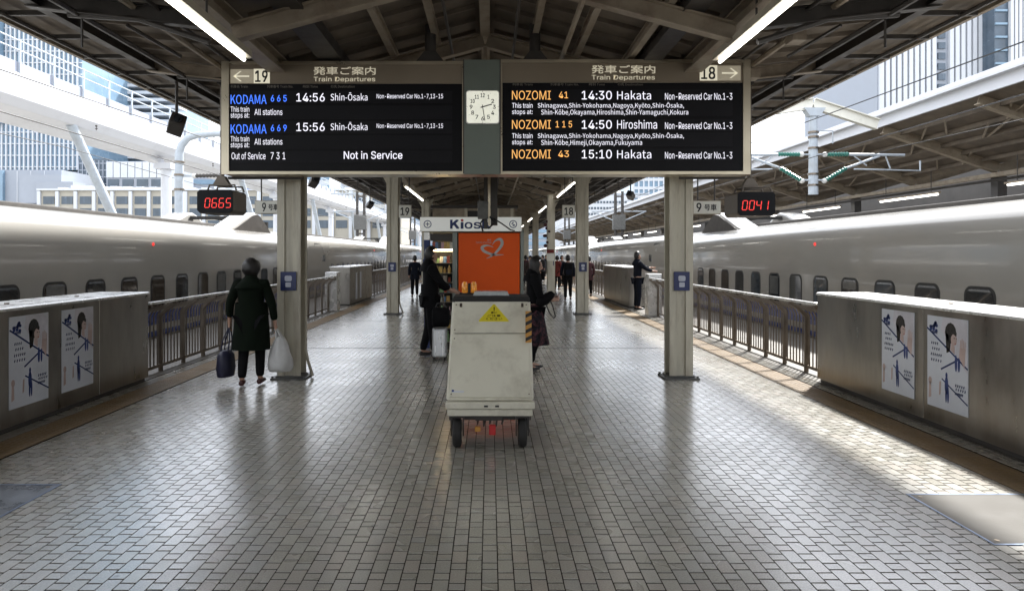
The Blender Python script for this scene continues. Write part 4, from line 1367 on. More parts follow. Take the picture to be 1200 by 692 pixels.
m = MB(); slab(m, [(.035, .03), (.965, .03), (.965, .645), (.035, .645)], -.002, .012); m.build("front_panel", M['cart'], c, bevel=.004)
m = MB(); slab(m, [(.035, .655), (.965, .655), (.965, .985), (.035, .985)], -.002, .010); m.build("front_panel", M['cart'], c, bevel=.004)
m = MB(); slab(m, [(.06, .652), (.93, .654), (.93, .657), (.06, .656)], .0105, .0125); m.build("panel_seam", M['colbase'], c)
tri = [(.345, .775), (.725, .775), (.715, .79), (.545, .955), (.525, .955), (.35, .79)]
m = MB(); slab(m, tri, .0102, .0118); st = m.build("warning_triangle", M['yellow'], c)


def front_text(body, u0, u1, v0, v1, bold=.02, mm=None):
    o = text_part(body, (u0, u1, v0, v1), 0, mm or M['ink'], st, bold=bold)
    for v in o.data.vertices: v.co = front(v.co.x, v.co.z, .0128)
    # flip faces toward viewer not needed


front_text("!", .53, .545, .885, .925, .05)
front_text("車に", .495, .575, .855, .878)
front_text("ご注意", .455, .62, .822, .847)
front_text("ください", .435, .64, .790, .815)
m = MB(); slab(m, [(.06, .075), (.2, .075), (.2, .09), (.06, .09)], .0125, .0135); m.build("maker_sticker", M['poster'], c)
m = MB(); slab(m, [(.06, .082), (.085, .082), (.085, .1), (.06, .1)], .0136, .0142); m.build("maker_sticker_mark", M['p_blue'], c)
for u in (.10, .88):
    m = MB(); slab(m, [(u, .925), (u + .03, .925), (u + .03, .965), (u, .965)], .0102, .016); m.build("latch", M['steel2'], c, bevel=.002)
for v_ in (.06, .6, .69, .95):
    for u in (.055, .945):
        m = MB(); m.sphere(front(u, v_, .012), .006, 6, 4); m.build("rivet", M['steel2'], c)
m = MB(); m.box(-.24, .26, .62, .80, .10, .26); m.build("reflection_blocker", M['dark'], c, bevel=.006)  # unseen box added to keep the orange panel's reflection off the floor
# lower bumper bars
m = MB(); m.box(bx0 - .002, bx1 + .004, -.02, .06, PZ(478.5, cy0), PZ(470.6, cy0)); m.build("bumper", M['cart'], c, bevel=.006)
m = MB(); m.box(bx0 + .012, bx1 - .012, -.005, yb, PZ(487, cy0), PZ(479.2, cy0)); m.build("chassis", M['cart'], c, bevel=.004)
m = MB()
for u in (.44, .56): m = MB(); m.box(bx0 + .75 * u - .02, bx0 + .75 * u + .012, -.024, -.018, PZ(476, cy0), PZ(474, cy0)); m.build("bumper_scuff", M['rubber'], c)
# hazard plate on the right edge
m = MB(); hz0, hz1 = PZ(405, cy0), PZ(367, cy0)
px_l, px_r = tx1 - .03, tx1 + .032
m.box(PX(615.5, cy0 + .25), PX(622.5, cy0 + .25), .20, .225, hz0, hz1); hp = m.build("hazard_plate", M['hazard'], c)
for i in range(4):
    m = MB(); zz = hz0 + .01 + i * (hz1 - hz0) / 4
    xl, xr = PX(615.5, cy0 + .25), PX(622.5, cy0 + .25)
    m.prism([(xl, zz), (xr, zz + .025), (xr, zz + .055), (xl, zz + .03)], 'y', .1975, .1995); m.build("black_stripe", M['ink'], hp)
# deck top
m = MB(); m.box(tx0 + .01, tx1 - .01, tY + .005, yb - .1, zt + .001, zt + .035); m.build("top_deck", M['rubber'], c, bevel=.004)
m = MB(); m.box(tx0 + .005, tx1 - .005, tY - .01, tY + .02, zt - .012, zt + .022); m.build("top_rim", M['rubber'], c)
m = MB(); m.prism([(PX(554, cy0 + .5), zt + .036), (PX(597, cy0 + .5), zt + .036), (PX(595, cy0 + .5), zt + .07), (PX(556, cy0 + .5), zt + .07)], 'y', .55, .75)
o = m.build("clear_tray", M['clear']); o.location = (0, cy0, 0); tag(o, "pale clear tray lying on top of the cream cart", "tray")
t = thing("amber_lamp", "pair of glowing amber lamps on top of the cream cart", "lamp", (PX(550, cy0 + .8), cy0 + .8, zt + .035))
for d in (-.042, .042):
    m = MB(); m.tube([(d, 0, .0), (d, 0, .03), (d, 0, .09), (d, 0, .115)], [.022, .028, .028, .014], 12); m.build("lens", M['amber'], t, smooth=40)
m = MB(); m.box(-.09, .09, -.04, .04, 0, .012); m.box(-.012, .012, -.02, .02, .012, .1); m.build("lamp_base", M['rubber'], t)
# handle loop at the back
m = MB(); m.tube([(tx0 + .05, yb - .06, zt - .1), (tx0 + .05, yb + .1, zt - .05), (tx1 - .05, yb + .1, zt - .05), (tx1 - .05, yb - .06, zt - .1)], .016, 8); m.build("push_handle", M['steel2'], c)


def wheel(x, y, r, w):
    t_ = MB()
    t_.tube([(x - w / 2, y, r), (x - w * .42, y, r), (x - w * .3, y, r), (x + w * .3, y, r), (x + w * .42, y, r), (x + w / 2, y, r)], [r * .86, r * .96, r, r, r * .96, r * .86], 24)
    o = t_.build("wheel", M['rubber'], c, smooth=40)
    m = MB(); m.cyl((x - w / 2 - .004, y, r), (x + w / 2 + .004, y, r), r * .5, 16); m.build("hub", M['steel2'], o)
    m = MB(); m.box(x - w / 2 - .02, x - w / 2 - .01, y - .03, y + .03, r * .8, .33); m.box(x + w / 2 + .01, x + w / 2 + .02, y - .03, y + .03, r * .8, .33)
    m.box(x - w / 2 - .02, x + w / 2 + .02, y - .05, y + .05, r * 2 + .012, r * 2 + .03); m.build("fork", M['dark'], o)


wheel(PX(536, cy0 + .12), .12 + .0, .118, .07); wheel(PX(612, cy0 + .12), .12, .118, .07)
wheel(bx0 + .035, .66, .118, .05); wheel(bx1 - .035, .66, .118, .05)
m = MB(); m.tube([(bx0 + .15, .3, .26), (0, .3, .22), (bx1 - .15, .3, .26)], .014, 6); m.box(-.12, .1, .1, .5, .22, .27)
for i in range(5): m.tube([(-.12 + i * .06, .15, .27), (-.1 + i * .05, .12, .19 - .02 * (i % 2)), (-.08 + i * .05, .2, .26)], .008, 5)
m.build("underside_gear", M['dark'], c)
m = MB(); m.box(PX(573, cy0), PX(581, cy0), .06, .1, PZ(512, cy0), PZ(500, cy0)); m.build("red_coupling", M['red'], c, bevel=.008)
m = MB(); m.box(PX(556, cy0), PX(563, cy0), .06, .1, PZ(508, cy0), PZ(502, cy0)); m.build("pale_coupling", M['hazard'], c, bevel=.008)

# ================================================================== PEOPLE
def skin_obj(name, V_, E_, m_, parent, root=0, sub=2):
    me = bpy.data.meshes.new(name)
    me.from_pydata([v[0] for v in V_], E_, [])
    o = bpy.data.objects.new("tmp", me); COL.objects.link(o)
    sk = o.modifiers.new("skin", 'SKIN'); sk.use_smooth_shade = True
    if not me.skin_vertices: 
        bm = bmesh.new(); bm.from_mesh(me); bm.verts.layers.skin.verify(); bm.to_mesh(me); bm.free()
    for i, v in enumerate(V_):
        r = v[1]
        me.skin_vertices[0].data[i].radius = r if isinstance(r, tuple) else (r, r)
        me.skin_vertices[0].data[i].use_root = (i == root)
    sb = o.modifiers.new("sub", 'SUBSURF'); sb.levels = sub; sb.render_levels = sub
    dg = bpy.context.evaluated_depsgraph_get()
    me2 = bpy.data.meshes.new_from_object(o.evaluated_get(dg))
    bpy.data.objects.remove(o)
    me2.name = name
    me2.materials.clear(); me2.materials.append(m_)
    me2.shade_smooth()
    q_ = bpy.data.objects.new(name, me2); COL.objects.link(q_)
    q_.parent = parent
    return q_


def person(label, loc, rz, h=1.7, top='clothblack', bottom='clothblack', shoe='shoe', pose=None, coat=None, hair='short', detail=True, skirt=None, hat=None, build=1.0, group=None):
    """facing +y in its own space"""
    t = thing("person", label, "person", loc, rz, group)
    k_ = h / 1.70
    J = dict(pelvis=(0, 0, .94), waist=(0, 0, 1.09), chest=(0, .0, 1.29), shc=(0, -.01, 1.41), neck=(0, 0, 1.485), jaw=(0, .025, 1.545), head=(0, .012, 1.61), crown=(0, .005, 1.665))
    for s, n_ in ((-1, 'L'), (1, 'R')):
        J['hip' + n_] = (s * .085, 0, .89); J['knee' + n_] = (s * .095, .015, .49); J['ank' + n_] = (s * .095, -.02, .09); J['toe' + n_] = (s * .115, .12, .035)
        J['sh' + n_] = (s * .175, -.005, 1.395); J['elb' + n_] = (s * .225, -.02, 1.12); J['wri' + n_] = (s * .235, .04, .875); J['pal' + n_] = (s * .235, .055, .80)
    if pose: J.update(pose)
    J = {a: Vector(b_) * k_ for a, b_ in J.items()}
    b = build
    names = ['pelvis', 'waist', 'chest', 'shc', 'neck', 'jaw', 'head', 'crown']
    rad = {'pelvis': (.135 * b, .10 * b), 'waist': (.115 * b, .088 * b), 'chest': (.14 * b, .10 * b), 'shc': (.075 * b, .065 * b), 'neck': .05, 'jaw': (.058, .07), 'head': (.072, .09), 'crown': (.05, .06),
           'hip': .082 * b, 'knee': .052, 'ank': .036, 'toe': .032, 'sh': .036 * b, 'elb': .04, 'wri': .027, 'pal': (.034, .022)}
    def r_(n_, add=0):
        v = rad[n_]
        return tuple((x + add) * k_ for x in v) if isinstance(v, tuple) else (v + add) * k_
    V_ = [(J[n_], r_(n_)) for n_ in names]
    E_ = [(i, i + 1) for i in range(7)]
    idx = {n_: i for i, n_ in enumerate(names)}
    def chain(start, parts, s):
        p = start
        for q_ in parts:
            V_.append((J[q_ + s], r_(q_))); E_.append((p, len(V_) - 1)); p = len(V_) - 1
        return p
    ends = {}
    for s in 'LR':
        chain(0, ['hip', 'knee', 'ank', 'toe'], s)
        ends[s] = chain(idx['shc'], ['sh', 'elb', 'wri', 'pal'], s)
    V_.append((J['jaw'] + Vector((0, .085, .03)) * k_, .013 * k_)); E_.append((idx['jaw'], len(V_) - 1)) if detail else V_.pop()
    if detail:
        for s in 'LR':
            d = (J['pal' + s] - J['wri' + s]).normalized()
            side = d.cross(Vector((0, 1, 0) if abs(d.y) < .8 else (0, 0, 1))).normalized()
            fr_ = Vector((0, 1, 0)) if abs(d.y) < .8 else Vector((0, 0, 1))
            nrm = fr_ - d * fr_.dot(d); nrm.normalize()
            cu = side * (1 if s == 'L' else -1)
            for i, ln in enumerate((.062, .07, .066, .052)):
                o_ = nrm * (.024 - .016 * i)
                p0 = J['pal' + s] + (o_ + d * .03) * k_
                p1 = p0 + (d * ln * .5 + cu * .008) * k_
                p2 = p1 + (d * ln * .38 + cu * .022) * k_
                a = len(V_)
                V_ += [(p0, .009 * k_), (p1, .0085 * k_), (p2, .007 * k_)]
                E_ += [(ends[s], a), (a, a + 1), (a + 1, a + 2)]
            p0 = J['wri' + s] + (nrm * .026 + d * .03) * k_; p1 = p0 + (nrm * .02 + d * .03 + cu * .012) * k_
            a = len(V_); V_ += [(p0, .011 * k_), (p1, .009 * k_)]; E_ += [(ends[s], a), (a, a + 1)]
    skin_obj("body", V_, E_, M['skin'], t, 0)
    # upper garment
    add = .024
    V2 = [(J['pelvis'] + Vector((0, 0, -.02)) * k_, r_('pelvis', add)), (J['waist'], r_('waist', add + .01)), (J['chest'], r_('chest', add)), (J['shc'], r_('shc', add + .034)), ((J['shc'] * .45 + J['neck'] * .55), r_('neck', .026))]
    E2 = [(0, 1), (1, 2), (2, 3), (3, 4)]
    for s in 'LR':
        a = len(V2)
        V2 += [(J['sh' + s], r_('sh', .046)), (J['elb' + s], r_('elb', .022)), (J['wri' + s] * .9 + J['elb' + s] * .1, r_('wri', .022))]
        E2 += [(3, a), (a, a + 1), (a + 1, a + 2)]
    tm_ = M[coat['mat']] if coat else M[top]
    skin_obj("coat" if coat else "jacket", V2, E2, tm_, t, 0)
    def lathe_skirt(name, z0, z1, w0, w1, mm, n_=28, wav=.012, lean=0):
        m = MB(); rows = 9; vs = []
        for j in range(rows):
            u = j / (rows - 1); z = (z1 + (z0 - z1) * u) * k_
            w = (w1 + (w0 - w1) * u) * k_
            for i in range(n_):
                a = 2 * math.pi * i / n_
                f = 1 + wav * 4 * u * math.sin(a * 5 + j * .35) + wav * u * math.sin(a * 11)
                vs.append((w * f * math.cos(a), w * .80 * f * math.sin(a) + lean * u, z))
        fs = [(j * n_ + i, j * n_ + (i + 1) % n_, (j + 1) * n_ + (i + 1) % n_, (j + 1) * n_ + i) for j in range(rows - 1) for i in range(n_)]
        fs.append(tuple(range((rows - 1) * n_, rows * n_)))
        m.mesh(vs, fs)
        return m.build(name, mm, t, smooth=60)
    if detail:
        nk = J['shc'] * .35 + J['neck'] * .65
        m = MB(); m.tube([nk - Vector((0, .02, .12)) * k_, nk - Vector((0, .018, .07)) * k_, nk - Vector((0, .012, .02)) * k_, nk + Vector((0, -.005, .03)) * k_, nk + Vector((0, -.002, .062)) * k_], [(.175 * b * k_, .135 * b * k_), (.155 * b * k_, .128 * b * k_), (.118 * b * k_, .108 * k_), (.088 * k_, .088 * k_), (.072 * k_, .076 * k_)], 16)
        m.build("collar", tm_, t, smooth=60)
    if coat: lathe_skirt("coat_skirt", coat['z0'], 1.14, coat['w0'], .172 * b, tm_)
    if skirt: lathe_skirt("skirt", skirt['z0'], 1.0, skirt['w0'], .15 * b, skirt['mat'], wav=.03)
    # trousers
    V3 = [(J['pelvis'], r_('pelvis', .012))]; E3 = []
    for s in 'LR':
        a = len(V3)
        V3 += [(J['hip' + s], r_('hip', .014)), (J['knee' + s], r_('knee', .026)), (J['ank' + s] + Vector((0, 0, .0)), r_('ank', .024))]
        E3 += [(0, a), (a, a + 1), (a + 1, a + 2)]
    skin_obj("trousers" if not skirt else "leggings", V3, E3, M[bottom], t, 0)
    for s in 'LR':
        A_, T_ = J['ank' + s], J['toe' + s]
        d = (T_ - A_); d.z = 0; d.normalize()
        base = Vector((A_.x, A_.y, min(A_.z, T_.z + .06) - .045 * k_))
        m = MB(); p = [base - d * .055 * k_, base - d * .04 * k_ + Vector((0, 0, 0)), base + d * .06 * k_, base + d * .14 * k_, base + d * .19 * k_]
        m.tube(p, [(.02 * k_, .018 * k_), (.036 * k_, .04 * k_), (.042 * k_, .036 * k_), (.04 * k_, .026 * k_), (.015 * k_, .012 * k_)], 10)
        m.build("shoe", M[shoe], t, smooth=50)
    # hair
    me = bpy.data.meshes.new("hair"); bm = bmesh.new(); bmesh.ops.create_icosphere(bm, subdivisions=3, radius=1)
    hc = J['head'] + Vector((0, -.012, .012)) * k_
    sx, sy, sz = {'short': (.092, .108, .132), 'bob': (.122, .128, .138), 'long': (.10, .115, .125)}[hair]
    dead = []
    for v in bm.verts:
        c_ = v.co.copy()
        if c_.y > .35 and c_.z < .35: dead.append(v); continue
        f = 1 + .10 * noise.noise(c_ * 3.1 + Vector((loc[0], loc[1], 0)))+ .05 * noise.noise(c_ * 9)
        if c_.z < -.2 and hair != 'short': f *= 1.0
        z = c_.z * sz
        if hair == 'long' and c_.z < 0: z *= 2.2
        if hair == 'short' and c_.z < 0: z *= 1.0 + .35 * max(0, min(1, .4 - c_.y))
        if hair == 'short' and c_.z < -.6: f *= .85
        v.co = Vector((c_.x * sx * f, c_.y * sy * f, z * f)) * k_ + hc
    bmesh.ops.delete(bm, geom=dead, context='VERTS')
    bm.to_mesh(me); bm.free(); me.materials.append(M['hair']); me.shade_smooth()
    o = bpy.data.objects.new("hair", me); COL.objects.link(o); o.parent = t
    if detail:
        fc = J['head']
        for s in (-1, 1):
            m = MB(); m.sphere(fc + Vector((s * .03, .088, -.005)) * k_, (.012 * k_, .006 * k_, .006 * k_), 8, 5); m.build("eye", M['ink'], t)
            m = MB(); m.sphere(fc + Vector((s * .084, 0, -.015)) * k_, (.008 * k_, .018 * k_, .03 * k_), 8, 5); m.build("ear", M['skin'], t)
        m = MB(); m.sphere(fc + Vector((0, .085, -.065)) * k_, (.022 * k_, .006 * k_, .005 * k_), 8, 5); m.build("mouth", M['red'], t)
    if hat == 'cap':
        m = MB(); c_ = J['crown'] + Vector((0, 0, .035)) * k_
        m.tube([c_ - Vector((0, 0, .055)) * k_, c_ - Vector((0, 0, .01)) * k_, c_ + Vector((0, 0, .02)) * k_, c_ + Vector((0, 0, .04)) * k_], [(.092 * k_, .105 * k_), (.1 * k_, .112 * k_), (.118 * k_, .125 * k_), (.09 * k_, .1 * k_)], 18)
        m.tube([c_ + Vector((0, .07, -.05)) * k_, c_ + Vector((0, .15, -.07)) * k_], [(.07 * k_, .008), (.05 * k_, .006)], 12)
        m.build("cap", M['clothblack'], t, smooth=50)
    return t, J


def W2(t, v):
    return t.matrix_basis @ v if True else v


def world_pt(loc, rz, v):
    c_, s_ = math.cos(rz), math.sin(rz)
    return Vector((loc[0] + v.x * c_ - v.y * s_, loc[1] + v.x * s_ + v.y * c_, loc[2] + v.z))


# woman in the green coat, walking away
wl = (-2.90, 8.30, 0)
t, J = person("woman seen from behind in a long dark green coat carrying two bags", wl, R(4), 1.50, bottom='clothblack', shoe='shoered',
              coat=dict(mat='coatgreen', z0=.50, w0=.255), hair='bob', build=1.25,
              pose=dict(elbL=(-.285, -.02, 1.14), wriL=(-.30, .03, .90), palL=(-.305, .045, .83), elbR=(.285, -.02, 1.12), wriR=(.315, .02, .86), palR=(.325, .03, .79),
                        kneeR=(.10, .08, .50), ankR=(.11, .03, .10), toeR=(.12, .18, .04), kneeL=(-.10, .0, .49), ankL=(-.10, -.10, .10), toeL=(-.12, .05, .035)))
hl = world_pt(wl, R(4), J['palL']); hr = world_pt(wl, R(4), J['palR'])
b = thing("handbag", "navy nylon tote bag hanging from the left hand of the woman in green", "bag", (hl.x - .045, hl.y, hl.z - .30))
m = MB(); m.tube([(0, 0, -.33), (0, 0, -.32), (0, 0, -.22), (0, 0, -.06), (0, 0, -.01)], [(.04, .10), (.09, .15), (.105, .165), (.09, .145), (.05, .10)], 18)
m.build("bag_body", M['bagnavy'], b, smooth=60)
for d in (-.045, .045):
    m = MB(); m.tube([(d, -.06, -.04), (d * .9 + .02, -.045, .12), (.045, -.01, .285), (.045, .02, .285), (d * .9 + .02, .045, .12), (d, .06, -.04)], .009, 6); m.build("bag_strap", M['bagnavy'], b)
b = thing("plastic_bag", "white plastic carrier bag in the right hand of the woman in green", "bag", (hr.x + .05, hr.y, hr.z - .13))
m = MB(); vs = []; rows = 12; n_ = 24
for j in range(rows):
    u = j / (rows - 1); z = -.42 * u + .02
    w = .045 + .10 * min(1, u * 1.7) ** .8; w2 = .03 + .08 * min(1, u * 1.5)
    if j == rows - 1: w *= .9; w2 *= .8
    for i in range(n_):
        a = 2 * math.pi * i / n_
        f = 1 + .13 * noise.noise(Vector((math.cos(a) * 2, math.sin(a) * 2, u * 3))) + .07 * math.sin(a * 7 + u * 2) * (1 - u)
        vs.append((w * f * math.cos(a), w2 * f * math.sin(a), z))
fs = [(j * n_ + i, j * n_ + (i + 1) % n_, (j + 1) * n_ + (i + 1) % n_, (j + 1) * n_ + i) for j in range(rows - 1) for i in range(n_)] + [tuple(range((rows - 1) * n_, rows * n_))]
m.mesh(vs, fs); m.build("bag_body", M['plastic'], b, smooth=60)
for d in (-.03, .03):
    m = MB(); m.tube([(-.035, d, 0), (-.045, d * .4, .10), (-.05, 0, .135), (-.03, d * .4, .1), (.03, d, 0)], .012, 6); m.build("bag_handle", M['plastic'], b)

# man at the kiosk
ml = (-.93, 10.55, 0)
t, J = person("man in a black suit at the kiosk, reaching towards its counter beside a silver case", ml, R(-72), 1.68, coat=dict(mat='clothblack', z0=.80, w0=.18), hair='short', build=.98,
              pose=dict(elbL=(-.21, .14, 1.16), wriL=(-.16, .36, 1.03), palL=(-.15, .44, 1.01), elbR=(.20, .13, 1.17), wriR=(.15, .30, 1.06), palR=(.14, .38, 1.03), jaw=(0, .04, 1.535), head=(0, .035, 1.60), crown=(0, .02, 1.655),
                        kneeL=(-.10, .02, .49), ankL=(-.12, -.09, .09), toeL=(-.13, .05, .035), ankR=(.09, .06, .09), toeR=(.10, .20, .035)))
s_ = thing("suitcase", "upright silver wheeled case beside the man in the black suit", "suitcase", (PX(515.5, 10.35), 10.35, 0))
zc1 = PZ(383, 10.35)
m = MB(); m.box(-.105, .105, -.16, .16, .05, zc1); m.build("case_shell", M['alu'], s_, bevel=.025)
for dx in (-.055, 0, .055):
    m = MB(); m.box(dx - .008, dx + .008, -.166, -.158, .07, zc1 - .03); m.build("case_rib", M['cap'], s_)
for dx in (-.035, .035):
    m = MB(); m.cyl((dx * 1.3, .15, zc1 - .02), (dx * 1.3, .15, PZ(345, 10.35)), .008, 6); m.build("handle_bar", M['steel2'], s_)
m = MB(); m.box(-.055, .055, .135, .165, PZ(345, 10.35), PZ(343, 10.35)); m.build("grip", M['black'], s_)
for dx in (-.08, .08):
    for dy in (-.12, .12):
        m = MB(); m.cyl((dx - .012, dy, .026), (dx + .012, dy, .026), .026, 10); m.build("caster", M['rubber'], s_)
b = thing("shoulder_bag", "black bag resting on top of the silver wheeled case", "bag", (PX(516.5, 10.35), 10.33, zc1 + .004))
m = MB(); m.tube([(-.13, 0, .15), (-.11, 0, .15), (.11, 0, .15), (.14, 0, .15)], [(.06, .10), (.09, .148), (.09, .148), (.06, .10)], 16); m.build("bag_body", M['clothblack'], b, smooth=60)
m = MB(); m.tube([(-.08, 0, .29), (-.05, 0, .36), (.05, 0, .36), (.08, 0, .29)], .01, 6); m.build("bag_handle", M['black'], b)

# woman with the floral skirt
fl = mat("dark_floral_print", (0.014, 0.012, 0.016), .8, var=.9, scale=16, spec=.15, dirt=(0.20, 0.07, 0.08), dirt_amt=.7, stain=15)
wl = (.60, 9.35, 0)
t, J = person("woman in black top and long dark floral skirt looking at her phone behind the cart", wl, R(-80), 1.55, top='clothblack', bottom='clothblack', hair='long', build=1.0,
              skirt=dict(z0=.40, w0=.27, mat=fl), pose=dict(elbL=(-.21, .06, 1.12), wriL=(-.12, .27, 1.07), palL=(-.08, .34, 1.08), elbR=(.21, .04, 1.12), wriR=(.12, .26, 1.06), palR=(.08, .33, 1.07), jaw=(0, .06, 1.525), head=(0, .055, 1.59), crown=(0, .035, 1.645),
                        toeL=(-.1, .14, .035), ankR=(.09, -.12, .09), toeR=(.1, .03, .035)))
pw = world_pt(wl, R(-80), Vector((0, .37 * .91, 1.11 * .91)))
ph = thing("phone", "small pale phone held by the woman in the floral skirt", "phone", tuple(pw))
m = MB(); m.prism(rrect(0, 0, .07, .14, .01, 3), 'y', -.005, .005); o = m.build("phone_case", M['cap'], ph); o.rotation_euler = (R(-50), 0, R(-80))
b = thing("camera_bag", "black camera pouch with hanging strap at the elbow of the skirted woman", "bag", (PX(639, 9.2), 9.2, PZ(353, 9.2)))
m = MB(); m.tube([(-.09, 0, -.06), (-.07, 0, -.02), (0, 0, .03), (.09, 0, .10), (.11, 0, .12)], [(.03, .04), (.07, .07), (.075, .075), (.05, .05), (.03, .03)], 12); m.build("pouch", M['clothblack'], b, smooth=50)
m = MB(); m.tube([(.03, 0, .08), (.10, 0, -.06), (.135, 0, -.20), (.115, 0, -.225), (.06, 0, -.16), (.0, 0, -.02)], .010, 6); m.build("strap", M['black'], b)

# others further away
t, J = person("person in a dark navy coat standing beyond the man at the kiosk", (PX(486, 25), 25, 0), R(10), 1.50, coat=dict(mat='clothnavy', z0=.75, w0=.2), hair='short', detail=False)
t, J = person("person in dark clothes with a backpack walking away right of the aisle", (PX(665.5, 23.4), 23.4, 0), R(0), 1.52, top='clothnavy', detail=False, build=1.12,
              pose=dict(kneeR=(.1, .09, .5), ankR=(.1, -.02, .12), elbL=(-.25, -.05, 1.13), wriL=(-.27, -.02, .9)))
b = thing("backpack", "dark backpack worn by the person walking away on the right", "backpack", (PX(665.5, 23.4), 23.24, .86))
m = MB(); m.box(-.14, .14, -.10, .06, -.02, .42); m.build("pack_body", M['clothblack'], b, bevel=.05); m = MB(); m.box(-.10, .10, -.14, -.102, .02, .2); m.build("pocket", M['clothnavy'], b, bevel=.015)
gl = (PX(747, 19.4), 19.4, 0)
t, J = person("train guard in dark uniform reaching towards the open right train door", gl, R(-80), 1.62, top='clothnavy', bottom='clothnavy', hair='short', detail=True, build=1.05,
              pose=dict(elbL=(-.19, .22, 1.27), wriL=(-.16, .47, 1.25), palL=(-.15, .55, 1.25), elbR=(.19, .20, 1.22), wriR=(.16, .42, 1.16), palR=(.15, .5, 1.15)))
far = [(621.5, 27, 1.48, 'clothbrown', "person in brown in the distant group right of the kiosk"), (629, 31, 1.48, 'clothblack', "person in black in the distant group beside the slim post"), (616, 34, 1.48, 'clothplum', "person in plum in the distant group beside the kiosk edge"),
       (636, 38, 1.48, 'clothgrey', "grey-clad person furthest in the distant group"), (653, 30, 1.48, 'clothred', "person in a red coat between the slim post and the walker"), (658.5, 33, 1.48, 'clothbrown', "person in dark brown behind the one in red"), (690, 25.5, 1.48, 'clothplum', "person in plum half hidden behind the second right column"),
       (640, 44, 1.48, 'clothnavy', "tiny distant person in navy on the right of the platform")]
for px, y, h, cl, lab in far:
    person(lab, (PX(px, y), y, 0), R(random.uniform(-60, 60) + (180 if random.random() < .5 else 0)), h, coat=dict(mat=cl, z0=.7, w0=.2), detail=False, hair=random.choice(['short', 'bob']), group="distant people on the platform")

# stairway enclosure at the end of the aisle
t = thing("stairway_shelter", "beige stair enclosure with a dark doorway beyond the kiosk", "shelter", (0, 28, 0))
x0, x1, z1 = PX(507, 28), PX(604, 28), PZ(244, 28)
m = MB(); m.box(x0, x1, 0, 11, 0, z1); m.build("wall", M['beam'], t)
m = MB(); m.box(PX(548, 28), PX(562, 28), -.02, -.002, .0, PZ(247, 28)); m.build("doorway", M['black'], t)
for px in (546, 583, 600):
    m = MB(); m.box(PX(px, 28) - .06, PX(px, 28) + .06, -.06, -.003, 0, z1); m.build("pilaster", M['column'], t)
m = MB(); m.box(x0 - .1, x1 + .1, -.1, 11.1, z1 + .003, z1 + .12); m.build("roof", M['dark'], t)

# ================================================================== OVERHEAD LINE
def green_insulator(m_i, m_p, a, b_):
    a = Vector(a); b_ = Vector(b_); d = (b_ - a)
    pts = []; rs = []
    for i in range(17):
        pts.append(a + d * (i / 16)); rs.append(.075 if i % 2 else .05)
    m_i.tube(pts, rs, 10)
    m_p.sphere(a - d.normalized() * .05, .085, 10, 6)


my = 21.7
mx_ = PX(953, my)
t = thing("catenary_mast", "pale hanging drop mast with four green insulator arms beyond the right train", "mast", (mx_, my, 0))
m = MB(); zt_, zb_ = PZ(133, my), PZ(228, my); m.tube([(0, 0, zb_), (0, 0, zt_)], [.15, .12], 10); m.build("drop_post", M['mast'], t)
m = MB(); m.prism([(-.16, zt_ - .1), (.16, zt_ - .1), (.34, zt_ + .16), (-.34, zt_ + .16)], 'y', -.14, .14); m.build("post_head", M['mast'], t)
for z in (zt_ - .6, zt_ - .75, zt_ - 1.1, zb_ + .3, zb_ + .65):
    m = MB(); m.cyl((0, 0, z - .03), (0, 0, z + .03), .165, 12); m.build("clamp_band", M['steel2'], t)
m = MB(); m.ibeam((-4.4, 0, zt_ - .35), (0, 0, zt_ + .32), .2, .34, .03); m.build("portal_beam", M['signwhite'], t)
m = MB(); m.ibeam((0.01, 0, zt_ + .32), (2.05, 0, zt_ - .35), .2, .34, .03); m.build("portal_beam", M['signwhite'], t)
for s in (-1, 1):
    mi, mp, mt = MB(), MB(), MB()
    z1_, z2_ = PZ(181, my), PZ(211, my)
    green_insulator(mi, mp, (s * .42, 0, z1_), (s * 1.12, 0, z1_ + .01)); green_insulator(mi, mp, (s * .40, 0, z2_), (s * 1.05, 0, z2_ + .38))
    mi.build("insulator", M['insul'], t, smooth=30); mp.build("insulator_cap", M['porcelain'], t)
    mt.tube([(s * 1.12, 0, z1_), (s * 2.9, 0, z1_ - .02)], .045, 8); mt.tube([(s * 1.05, 0, z2_ + .38), (s * 2.1, 0, z1_ - .05)], .04, 8)
    mt.tube([(s * 1.3, 0, z2_ + .35), (s * 3.4, 0, z2_ + .3), (s * 3.4, 0, z1_ - .2)], .03, 6); mt.tube([(s * 2.3, 0, z1_ - .05), (s * 2.45, 0, z2_ + .36)], .025, 6)
    mt.tube([(s * 1.3, 0, z1_ - .05), (s * 1.7, 0, z1_ - .35)], .02, 6); mt.tube([(s * .1, 0, z1_), (s * .42, 0, z1_)], .03, 6); mt.tube([(s * .1, 0, z2_), (s * .4, 0, z2_)], .03, 6)
    mt.build("cantilever_arm", M['mast'], t)
m = MB(); m.tube([(.1, 0, zt_ - .55), (.62, 0, zt_ - .55), (.62, 0, zt_ - .95)], .022, 6); m.build("bracket", M['mast'], t)

